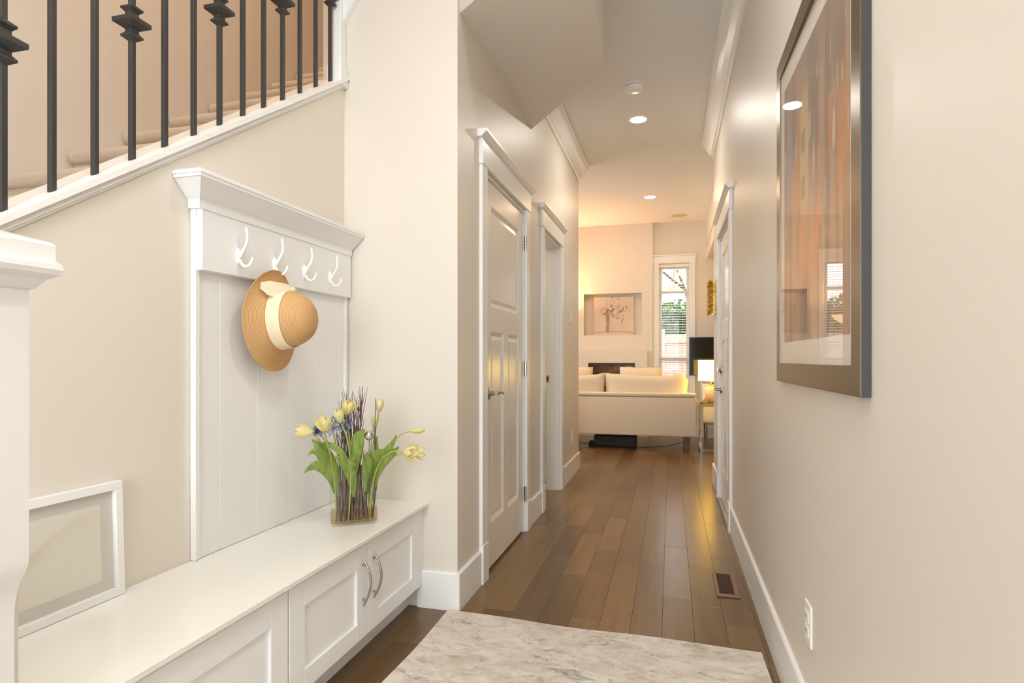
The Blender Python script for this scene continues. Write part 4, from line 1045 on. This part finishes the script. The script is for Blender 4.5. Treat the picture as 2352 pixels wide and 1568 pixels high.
for i, (a, b) in enumerate(((-1.82, -0.806), (-0.798, 0.205))):
    M = Matrix.Translation(((a + b) / 2, 7.60, 0.685)) @ Matrix.Rotation(radians(-3), 4, 'X')
    bm = cushion_bm(0, 0, 0, (b - a) / 2, 0.115, 0.225, 12, 0.35, 0.0)
    for v_ in bm.verts:
        if v_.co.z > 0:
            xx = v_.co.x / ((b - a) / 2)
            v_.co.z += (0.022 * abs(xx) ** 3 - 0.018 * max(0, 1 - abs(xx - 0.45) * 1.8)) * v_.co.z / 0.22
            if i == 1 and xx > 0.45: v_.co.z += 0.030 * max(0, 1 - abs(xx - 0.80) / 0.25) * v_.co.z / 0.22
            if i == 1 and xx > 0.90: v_.co.z -= 0.08 * (xx - 0.90) / 0.10 * v_.co.z / 0.22
    bm.transform(M); obj('back_cushion', bm, sofa_cloth, so, True, angle=80)
for x in (SX0 + 0.10, SX1 - 0.105):
    for y in (SYB + 0.07, SYF - 0.10):
        bm = bmesh.new(); s1, s2 = 0.036, 0.028
        top_ = [bm.verts.new((x + a * s1, y + b * s1, 0.176)) for a, b in ((-1, -1), (1, -1), (1, 1), (-1, 1))]
        bot_ = [bm.verts.new((x + a * s2, y + b * s2, 0.0005)) for a, b in ((-1, -1), (1, -1), (1, 1), (-1, 1))]
        bm.faces.new(top_); bm.faces.new(bot_[::-1])
        for k in range(4): bm.faces.new((bot_[k], bot_[(k + 1) % 4], top_[(k + 1) % 4], top_[k]))
        obj('leg', bm, walnut, so, label='dark walnut tapered leg')
def throw(x, y, z, sx, sz, lab, roll):
    bm = cushion_bm(0, 0, 0, sx, 0.075, sz, 10, 0.2)
    bm.transform(Matrix.Translation((x, y, z)) @ Matrix.Rotation(radians(roll), 4, 'Y') @ Matrix.Rotation(radians(-8), 4, 'X'))
    o = obj('throw_pillow', bm, sofa_cloth, None, True, angle=80, label=lab, cat='pillow')
throw(-0.385, 7.91, 0.74, 0.265, 0.262, 'cream throw pillow showing above the sofa in front of the firebox', 1)
throw(-1.25, 7.91, 0.74, 0.25, 0.262, 'cream throw pillow at the left, cut off by the hallway wall', 0)
obj('under_sofa_box', BX((-0.95, -0.42, 7.62, 7.86, 0.0, 0.13), (-1.02, -0.52, 7.66, 7.82, 0.0, 0.045), bev=0.008), dark_box, label='low black box lying on the floor under the sofa', cat='box')
obj('power_cable', tube(bez([(-1.6, 7.55, 0.05), (-1.0, 7.58, 0.07), (-0.7, 7.6, -0.03), (-0.3, 7.55, 0.01), (0.0, 7.56, 0.0), (0.17, 7.56, 0.12)], 24), 0.004, 6), dark_box, label='thin black cable trailing under the sofa to its right leg', cat='cable')

# ------------------------------------------------------------------ media console, television
mc = thing('media_console', 'low white media console standing under the television', 'console', (0.95, 8.45, 0))
obj('body', BX((0.40, 1.55, 8.18, 8.70, 0.27, 0.78), bev=0.004), trim_paint, mc)
for k in range(3): obj('door', BX((0.405 + 0.382 * k, 0.405 + 0.382 * k + 0.378, 8.162, 8.18, 0.28, 0.77), bev=0.003), trim_paint, mc)
for x in (0.45, 1.50):
    for y in (8.24, 8.64): obj('leg', tube([(x, y, 0), (x, y, 0.27)], [0.013, 0.018], 10), chrome, mc)
tvt = thing('television', 'black flat screen television partly hidden behind the lamp', 'television', (0.66, 8.3, 0.78))
TX0, TX1 = 0.232, 1.12
obj('bezel', BX((TX0, TX1, 8.24, 8.28, 0.885, 1.392), bev=0.003), tv_black, tvt)
obj('screen', BX((TX0 + 0.010, TX1 - 0.010, 8.2385, 8.241, 0.900, 1.382)), mat('tv_screen', srgb(6, 7, 10), 0.08), tvt)
obj('neck', BX((0.62, 0.74, 8.27, 8.29, 0.79, 0.90)), tv_black, tvt)
obj('stand', BX((0.50, 0.86, 8.22, 8.40, 0.7805, 0.792), bev=0.003), tv_black, tvt)

# ------------------------------------------------------------------ side table, lamp, tray
stb = thing('side_table', 'chrome and glass side table at the right end of the sofa', 'table', (0.60, 7.55, 0))
tx0, tx1, ty0, ty1 = 0.335, 0.86, 7.32, 7.84
for x in (tx0 + 0.016, tx1 - 0.016):
    for y in (ty0 + 0.016, ty1 - 0.016): obj('leg', BX((x - 0.015, x + 0.015, y - 0.015, y + 0.015, 0.0, 0.545), bev=0.003), chrome, stb)
obj('apron', BX((tx0, tx1, ty0, ty0 + 0.02, 0.545, 0.575), (tx0, tx1, ty1 - 0.02, ty1, 0.545, 0.575), (tx0, tx0 + 0.02, ty0 + 0.02, ty1 - 0.02, 0.545, 0.575), (tx1 - 0.02, tx1, ty0 + 0.02, ty1 - 0.02, 0.545, 0.575)), chrome, stb)
obj('floor_rail', BX((tx0, tx1, ty0, ty0 + 0.02, 0.03, 0.05), (tx0, tx0 + 0.02, ty0 + 0.02, ty1 - 0.02, 0.03, 0.05)), chrome, stb)
obj('glass_top', BX((tx0 - 0.01, tx1 + 0.01, ty0 - 0.01, ty1 + 0.01, 0.5755, 0.588)), table_glass, stb)
obj('gold_tray', BX((0.33, 0.62, 7.34, 7.72, 0.5885, 0.60), (0.33, 0.337, 7.34, 7.72, 0.60, 0.612), (0.33, 0.62, 7.34, 7.347, 0.60, 0.612), bev=0.002), gold, label='gold tray under the lamp on the side table', cat='tray')
lm = thing('table_lamp', 'lit table lamp with white drum shade and square pale base', 'lamp', (0.465, 7.53, 0.6))
lx, ly = 0.465, 7.53
obj('base', BX((lx - 0.075, lx + 0.075, ly - 0.075, ly + 0.075, 0.605, 0.635), bev=0.003), gold, lm)
obj('body', BX((lx - 0.068, lx + 0.068, ly - 0.068, ly + 0.068, 0.635, 0.765), bev=0.014), ceramic, lm, True)
obj('neck', lathe([(0.030, 0.765), (0.034, 0.775), (0.022, 0.785), (0.012, 0.79), (0.012, 0.86), (0.0, 0.86)], 20, Matrix.Translation((lx, ly, 0))), gold, lm, True)
obj('shade', lathe([(0.148, 0.845), (0.148, 1.090), (0.145, 1.090), (0.145, 0.845), (0.148, 0.845)], 48, Matrix.Translation((lx, ly, 0)), cap=False), lamp_shade, lm, True)
bmb = bmesh.new(); bmesh.ops.create_icosphere(bmb, subdivisions=2, radius=0.028, matrix=Matrix.Translation((lx, ly, 0.93)))
obj('bulb', bmb, mat('bulb', srgb(255, 240, 210), 0.5, emit=(1.0, 0.72, 0.38), power=30), lm, True)
light('table_lamp_up', 'SPOT', (lx, ly, 0.98), 14, (1.0, 0.62, 0.28), (pi, 0, 0), spot=radians(130), radius=0.05)
# bowl floor lamp (torchiere) by the left of the fireplace
tl = thing('floor_lamp', 'lit bowl torchiere left of the fireplace, mirrored in the picture glass', 'lamp', (-1.62, 8.50, 0))
T = Matrix.Translation((-1.62, 8.50, 0))
obj('base', lathe([(0, 0), (0.13, 0), (0.13, 0.012), (0.02, 0.03), (0, 0.03)], 28, T), nickel, tl, True)
obj('pole', lathe([(0.011, 0.03), (0.011, 1.56)], 14, T), nickel, tl, True)
obj('bowl', lathe([(0.01, 1.56), (0.06, 1.575), (0.12, 1.62), (0.16, 1.67), (0.157, 1.67), (0.115, 1.625), (0.05, 1.58), (0.0, 1.57)], 36, T, cap=False), mat('lit_bowl', srgb(255, 236, 200), 0.6, emit=(1.0, 0.70, 0.36), power=2.5), tl, True)
light('torchiere_up', 'SPOT', (-1.62, 8.50, 1.70), 95, (1.0, 0.47, 0.17), (pi, 0, 0), spot=radians(160), radius=0.06)
light('living_ceiling_light', 'AREA', (-1.4, 7.0, 3.03), 12, (1.0, 0.62, 0.34), (0, 0, 0), 0.4)

# ------------------------------------------------------------------ vase with flowers
VC = Vector((-1.183, 2.078, 0.467)); VA = math.atan2(0.100, 0.146)
def stadium(a, r, n=12):
    """outline of a rounded slot, half length a, half depth r"""
    pts = []
    for i in range(n + 1): t = -pi / 2 + pi * i / n; pts.append((a - r + r * cos(t), r * sin(t)))
    for i in range(n + 1): t = pi / 2 + pi * i / n; pts.append((-(a - r) + r * cos(t), r * sin(t)))
    return pts
VM = Matrix.Translation(VC) @ Matrix.Rotation(VA, 4, 'Z')
vs_ = thing('glass_vase', 'clear flat oval glass vase holding twigs and tulips on bench', 'vase', VC)
def slot_rings(levels):
    bm = bmesh.new(); rr = []
    for a, r, z in levels: rr.append([bm.verts.new((x, y, z)) for x, y in stadium(a, r)])
    for p, q in zip(rr, rr[1:]):
        n = len(p)
        for i in range(n): bm.faces.new((p[i], p[(i + 1) % n], q[(i + 1) % n], q[i]))
    bm.faces.new(rr[0][::-1]); bm.faces.new(rr[-1])
    bmesh.ops.recalc_face_normals(bm, faces=bm.faces[:])
    bm.transform(VM); return bm
obj('body', slot_rings([(0.086, 0.030, 0.0), (0.090, 0.034, 0.003), (0.091, 0.035, 0.190), (0.0895, 0.0335, 0.192), (0.088, 0.032, 0.190), (0.087, 0.031, 0.010)]), vase_glass, vs_, True, angle=30)
obj('water', slot_rings([(0.0865, 0.0305, 0.011), (0.0865, 0.0305, 0.058)]), water_m, vs_)
random.seed(11)
def twig_bm(p0, p1, r0, branches=2):
    bm = bmesh.new(); d = (p1 - p0); n = 9; pts = []
    ox, oy = random.uniform(-1, 1), random.uniform(-1, 1)
    for i in range(n):
        t = i / (n - 1); w_ = sin(t * pi) * 0.008
        pts.append(p0 + d * t + Vector((ox * w_ + random.uniform(-1, 1) * 0.0012, oy * w_, 0)))
    tube(pts, [r0 * (1 - 0.62 * i / (n - 1)) for i in range(n)], 6, bm)
    for _ in range(branches):
        k = random.randint(4, 7); q = pts[k]; L_ = (1 - k / n) * d.length * random.uniform(0.5, 1.0)
        e = q + Vector((random.uniform(-0.16, 0.16) * L_ * 2, random.uniform(-0.08, 0.08) * L_ * 2, L_))
        tube([q, q.lerp(e, 0.5) + Vector((0.002, 0, 0)), e], [r0 * 0.45, r0 * 0.35, r0 * 0.2], 5, bm)
    return bm
for i in range(38):
    thick = i < 20
    t = ((i + 0.5) / 20) if thick else 0.12 + 0.62 * (i - 19.5) / 18
    lx_ = -0.068 + 0.138 * t + random.uniform(-0.002, 0.002); ly_ = random.uniform(-0.018, 0.018)
    p0 = VM @ Vector((lx_, ly_, 0.014))
    if thick: tall = random.choice([0.26, 0.31, 0.36]) if t < 0.75 else random.choice([0.22, 0.27])
    else: tall = random.choice([0.39, 0.43, 0.46, 0.48])
    p1 = VM @ Vector((lx_ * 0.80 - 0.002 + random.uniform(-0.014, 0.014), ly_ + random.uniform(-0.010, 0.010), tall + random.uniform(-0.02, 0.02)))
    obj('twig', twig_bm(p0, p1, random.uniform(0.0044, 0.0062) if thick else random.uniform(0.0030, 0.0040), 2 if thick else 4), twig_m, None, True, label='brown bark twig standing in the clear glass vase', cat='twig', group='twigs bundled in the glass vase')
for q, r_ in (((862, 1095, 2.33), (863, 915, 2.32)), ((866, 1090, 2.34), (862, 980, 2.33))):
    a, b = at(*q), at(*r_); base_ = VM @ Vector((0.070, 0.0, 0.014))
    obj('twig', tube([base_, a, a.lerp(b, 0.5) + Vector((-0.004, 0, 0)), b], [0.0034, 0.0028, 0.0022, 0.0014], 6), twig_m, None, True, label='brown bark twig standing in the clear glass vase', cat='twig', group='twigs bundled in the glass vase')

RIGHT = Vector((cos(TH), sin(TH), 0)); FWD = Vector((-sin(TH), cos(TH), 0)); UP = Vector((0, 0, 1))
def leaf_bm(pts, width, facing=None, fold=0.25, twist=0.0, n=14):
    width = width * 0.82
    mid = bez(pts, n); bm = bmesh.new(); rows_ = []
    for i, p in enumerate(mid):
        t = i / n
        tan = (mid[min(i + 1, n)] - mid[max(i - 1, 0)]).normalized()
        view = (p - Vector((0, 0, EYE))).normalized()
        sd = tan.cross(view).normalized(); nm = sd.cross(tan).normalized()
        a = twist * t; sd2 = sd * cos(a) + nm * sin(a); nm2 = nm * cos(a) - sd * sin(a)
        w_ = width * (0.16 + 0.92 * sin(pi * min(1, t * 0.86)) ** 0.9) * (1 if t < 0.70 else max(0.02, (1 - t) / 0.30) ** 0.65)
        row = []
        for k in range(5):
            s_ = k / 2 - 1
            row.append(bm.verts.new(p + sd2 * s_ * w_ / 2 + nm2 * (abs(s_) ** 1.5 * fold * w_ * 0.5 + 0.004 * sin(t * 9 + s_) * abs(s_))))
        rows_.append(row)
    for a, b in zip(rows_, rows_[1:]):
        for k in range(4): bm.faces.new((a[k], a[k + 1], b[k + 1], b[k]))
    r = bmesh.ops.solidify(bm, geom=bm.faces[:], thickness=0.0008)
    return bm
def petal_bm(M, length, width, curl, open_):
    bm = bmesh.new(); n = 9; rows_ = []
    for i in range(n + 1):
        t = i / n
        rad = width * (0.62 * sin(pi * min(1, t * 0.82 + 0.06)) ** 0.7) * (1.0 + open_ * t * t)
        w_ = width * 0.62 * sin(pi * min(1.0, 0.13 + 0.80 * t)) ** 0.6
        if t > 0.8: w_ *= max(0.06, (1 - t) / 0.2) ** 0.5
        row = []
        for k in range(7):
            s_ = (k / 3 - 1)
            ang = s_ * w_ / max(rad, width * 0.3) * 0.95
            rr = rad * (1 + curl * t * t)
            row.append(bm.verts.new(M @ Vector((rr * cos(ang), rr * sin(ang), t * length * (1 - 0.06 * s_ * s_)))))
        rows_.append(row)
    for a, b in zip(rows_, rows_[1:]):
        for k in range(6): bm.faces.new((a[k], a[k + 1], b[k + 1], b[k]))
    bmesh.ops.solidify(bm, geom=bm.faces[:], thickness=0.0006)
    return bm
def zalign(d):
    return Vector((0, 0, 1)).rotation_difference(d.normalized()).to_matrix().to_4x4()
PXM = 2.325 / F
def tulip(label, head, d2, length_px, stem, open_=0.0, leaves=(), wid=0.42, dz=0.0):
    """head: (px,py,zc) of the flower's base; d2: direction (right, up, away); stem: control points in pixels"""
    hp = at(*head); d = (RIGHT * d2[0] + UP * d2[1] + FWD * d2[2]).normalized(); L_ = length_px * PXM
    t = thing('tulip', label, 'flower', VM @ Vector((0, 0, 0.015)))
    M0 = Matrix.Translation(hp) @ zalign(d)
    for k in range(6):
        a = k * pi / 3 + 0.3; inn = k % 2
        bm = petal_bm(M0 @ Matrix.Rotation(a, 4, 'Z') @ Matrix.Rotation(radians(open_ * (16 if inn else 26)), 4, 'Y'), L_ * (0.96 if inn else 1.0), L_ * wid * (0.92 if inn else 1.0), open_ * 0.15, open_)
        obj('petal', bm, tulip_m, t, True, angle=80)
    pts = [at(*p) for p in stem] + [hp - d * 0.02, hp + d * 0.002]
    obj('stem', tube(bez(pts, 18), 0.0026, 8), stem_m, t, True)
    for lf in leaves:
        f0 = lf[0][0]; lf = ([(f0[0], f0[1] + 34, f0[2] + 0.01)] + list(lf[0]), *lf[1:])
        obj('tulip_leaf', leaf_bm([at(*p) for p in lf[0]], lf[1] * PXM, twist=lf[2], fold=lf[3]), leaf_m, t, True, angle=80)
    return t
Z0 = 2.325
tulip('pale yellow tulip farthest left, pointing left', (722, 992, 2.25), (-1, 0.10, -0.1), 44, [(772, 1198, 2.29), (772, 1110, 2.29), (768, 1030, 2.27), (745, 1000, 2.25)], 0.25, [
    ([(768, 1100, 2.285), (758, 1070, 2.27), (732, 1052, 2.24), (698, 1086, 2.22)], 34, 0.3, 0.2),
    ([(775, 1105, 2.28), (762, 1060, 2.27), (738, 1028, 2.25), (716, 1008, 2.25)], 38, -0.2, 0.3)])
tulip('yellow tulip with flared petals over the blue blossom', (745, 990, 2.185), (0.05, 1, -0.35), 38, [(775, 1195, 2.30), (772, 1110, 2.29), (762, 1040, 2.26), (752, 1010, 2.25)], 0.75, [
    ([(762, 1060, 2.27), (745, 1045, 2.25), (725, 1025, 2.24), (708, 1045, 2.24)], 26, 0.4, 0.3)], 0.40)
tulip('upright yellow tulip in front at the centre of the group', (783, 970, 2.22), (-0.15, 1, -0.3), 33, [(800, 1198, 2.28), (808, 1100, 2.27), (812, 1030, 2.25), (795, 985, 2.23)], 0.12, [
    ([(812, 1108, 2.27), (804, 1070, 2.26), (792, 1052, 2.24), (768, 1050, 2.22)], 30, 0.4, 0.3)], 0.47)
tulip('opening yellow tulip at the top of the left cluster', (794, 952, 2.26), (0.35, 1, -0.1), 37, [(800, 1195, 2.31), (808, 1100, 2.30), (812, 1020, 2.28), (800, 965, 2.26)], 0.35, [
    ([(815, 1062, 2.27), (812, 1025, 2.26), (822, 995, 2.25), (838, 986, 2.25)], 34, 0.2, 0.2)], 0.46)
tulip('upright yellow tulip on the right of the tall twigs', (870, 946, 2.35), (0.12, 1, 0), 32, [(838, 1190, 2.35), (845, 1100, 2.36), (856, 1010, 2.36), (868, 960, 2.35)], 0.1, [
    ([(845, 1100, 2.33), (848, 1060, 2.31), (866, 1040, 2.29), (893, 1035, 2.27)], 40, -0.3, 0.3)], 0.42)
tulip('half hidden yellow tulip below the upright right one', (858, 980, 2.40), (0.2, 1, 0.1), 28, [(840, 1190, 2.37), (845, 1100, 2.38), (850, 1030, 2.39), (856, 995, 2.40)], 0.15, [
    ([(865, 1090, 2.36), (868, 1060, 2.35), (862, 1020, 2.35), (866, 1000, 2.35)], 14, 0.3, 0.2)], 0.42)
tulip('closed yellow tulip on the long stem at far right', (943, 990, 2.30), (1, 0.10, -0.05), 34, [(846, 1190, 2.33), (850, 1100, 2.33), (870, 1030, 2.32), (905, 1000, 2.31)], -0.05, [
    ([(860, 1070, 2.32), (880, 1035, 2.31), (900, 1030, 2.30), (910, 998, 2.30)], 20, 0.3, 0.3),
    ([(862, 1085, 2.32), (880, 1050, 2.31), (900, 1045, 2.30), (917, 1024, 2.30)], 26, -0.2, 0.3)], 0.36)
tulip('wide open yellow tulip drooping at the lower right', (926, 1036, 2.27), (0.95, -0.12, -0.35), 38, [(850, 1192, 2.32), (852, 1100, 2.32), (862, 1040, 2.30), (895, 1032, 2.28)], 0.7, [
    ([(838, 1095, 2.30), (842, 1070, 2.28), (850, 1052, 2.27), (834, 1044, 2.25)], 26, 0.3, 0.3)], 0.42)
tulip('ruffled yellow tulip at the lower right edge, behind another', (948, 1040, 2.31), (1, 0.02, 0.1), 32, [(850, 1192, 2.34), (856, 1100, 2.34), (870, 1045, 2.33), (915, 1036, 2.32)], 0.6, [], 0.44)
tulip('small pale tulip low on the left among the leaves', (738, 1026, 2.31), (-0.6, 0.7, 0), 26, [(776, 1195, 2.31), (772, 1110, 2.31), (762, 1060, 2.31), (750, 1040, 2.31)], 0.2, [
    ([(800, 1048, 2.24), (780, 1028, 2.23), (755, 1016, 2.23), (732, 1018, 2.24)], 16, 0.2, 0.3),
    ([(812, 1045, 2.22), (812, 1058, 2.21), (808, 1068, 2.20), (800, 1072, 2.20)], 24, 0.2, 0.3)], 0.42)
# blue hydrangea
hy_ = thing('hydrangea', 'dusty blue hydrangea blossom among the tulips on the left', 'flower', VM @ Vector((-0.04, 0, 0.015)))
bm = bmesh.new(); hc = at(764, 980, 2.26)
for i in range(110):
    a = random.uniform(0, 2 * pi); b_ = random.uniform(-0.3, 1.0); rr = sqrt(max(0, 1 - b_ * b_ * 0.8))
    p = hc + RIGHT * (cos(a) * rr * 0.068) + FWD * (sin(a) * rr * 0.040) + UP * (b_ * 0.036 - 0.008 + 0.006 * random.random() + 0.012 * cos(a) * rr)
    nrm = (p - hc + Vector((0, 0, 0.01))).normalized(); Mx = Matrix.Translation(p) @ zalign(nrm) @ Matrix.Rotation(random.uniform(0, 1.6), 4, 'Z')
    s_ = random.uniform(0.0075, 0.0105)
    for k in range(4):
        c_, d_ = cos(k * pi / 2), sin(k * pi / 2)
        q = [(0, 0, 0), (s_ * (c_ - d_ * 0.6), s_ * (d_ + c_ * 0.6), 0.002), (s_ * 1.5 * c_, s_ * 1.5 * d_, 0.003), (s_ * (c_ + d_ * 0.6), s_ * (d_ - c_ * 0.6), 0.002)]
        bm.faces.new([bm.verts.new(Mx @ Vector(v_)) for v_ in q])
obj('blossom', bm, blue_m, hy_, kind='stuff')
obj('stem', tube(bez([VM @ Vector((-0.04, 0, 0.015)), at(785, 1080, 2.33), hc + Vector((0.01, 0, -0.06)), hc], 12), 0.003, 8), stem_m, hy_, True)
bb = thing('silver_bauble', 'small mirrored silver bauble among the twigs', 'ornament', at(848, 1005, 2.27))
bm = bmesh.new(); bmesh.ops.create_uvsphere(bm, u_segments=24, v_segments=16, radius=0.0185, matrix=Matrix.Translation(at(848, 1000, 2.27)))
obj('ball', bm, silver_ball, bb, True)
obj('pick', tube([at(848, 1010, 2.27), at(846, 1100, 2.30), VM @ Vector((0.03, 0, 0.012))], 0.0018, 6), twig_m, bb, True)
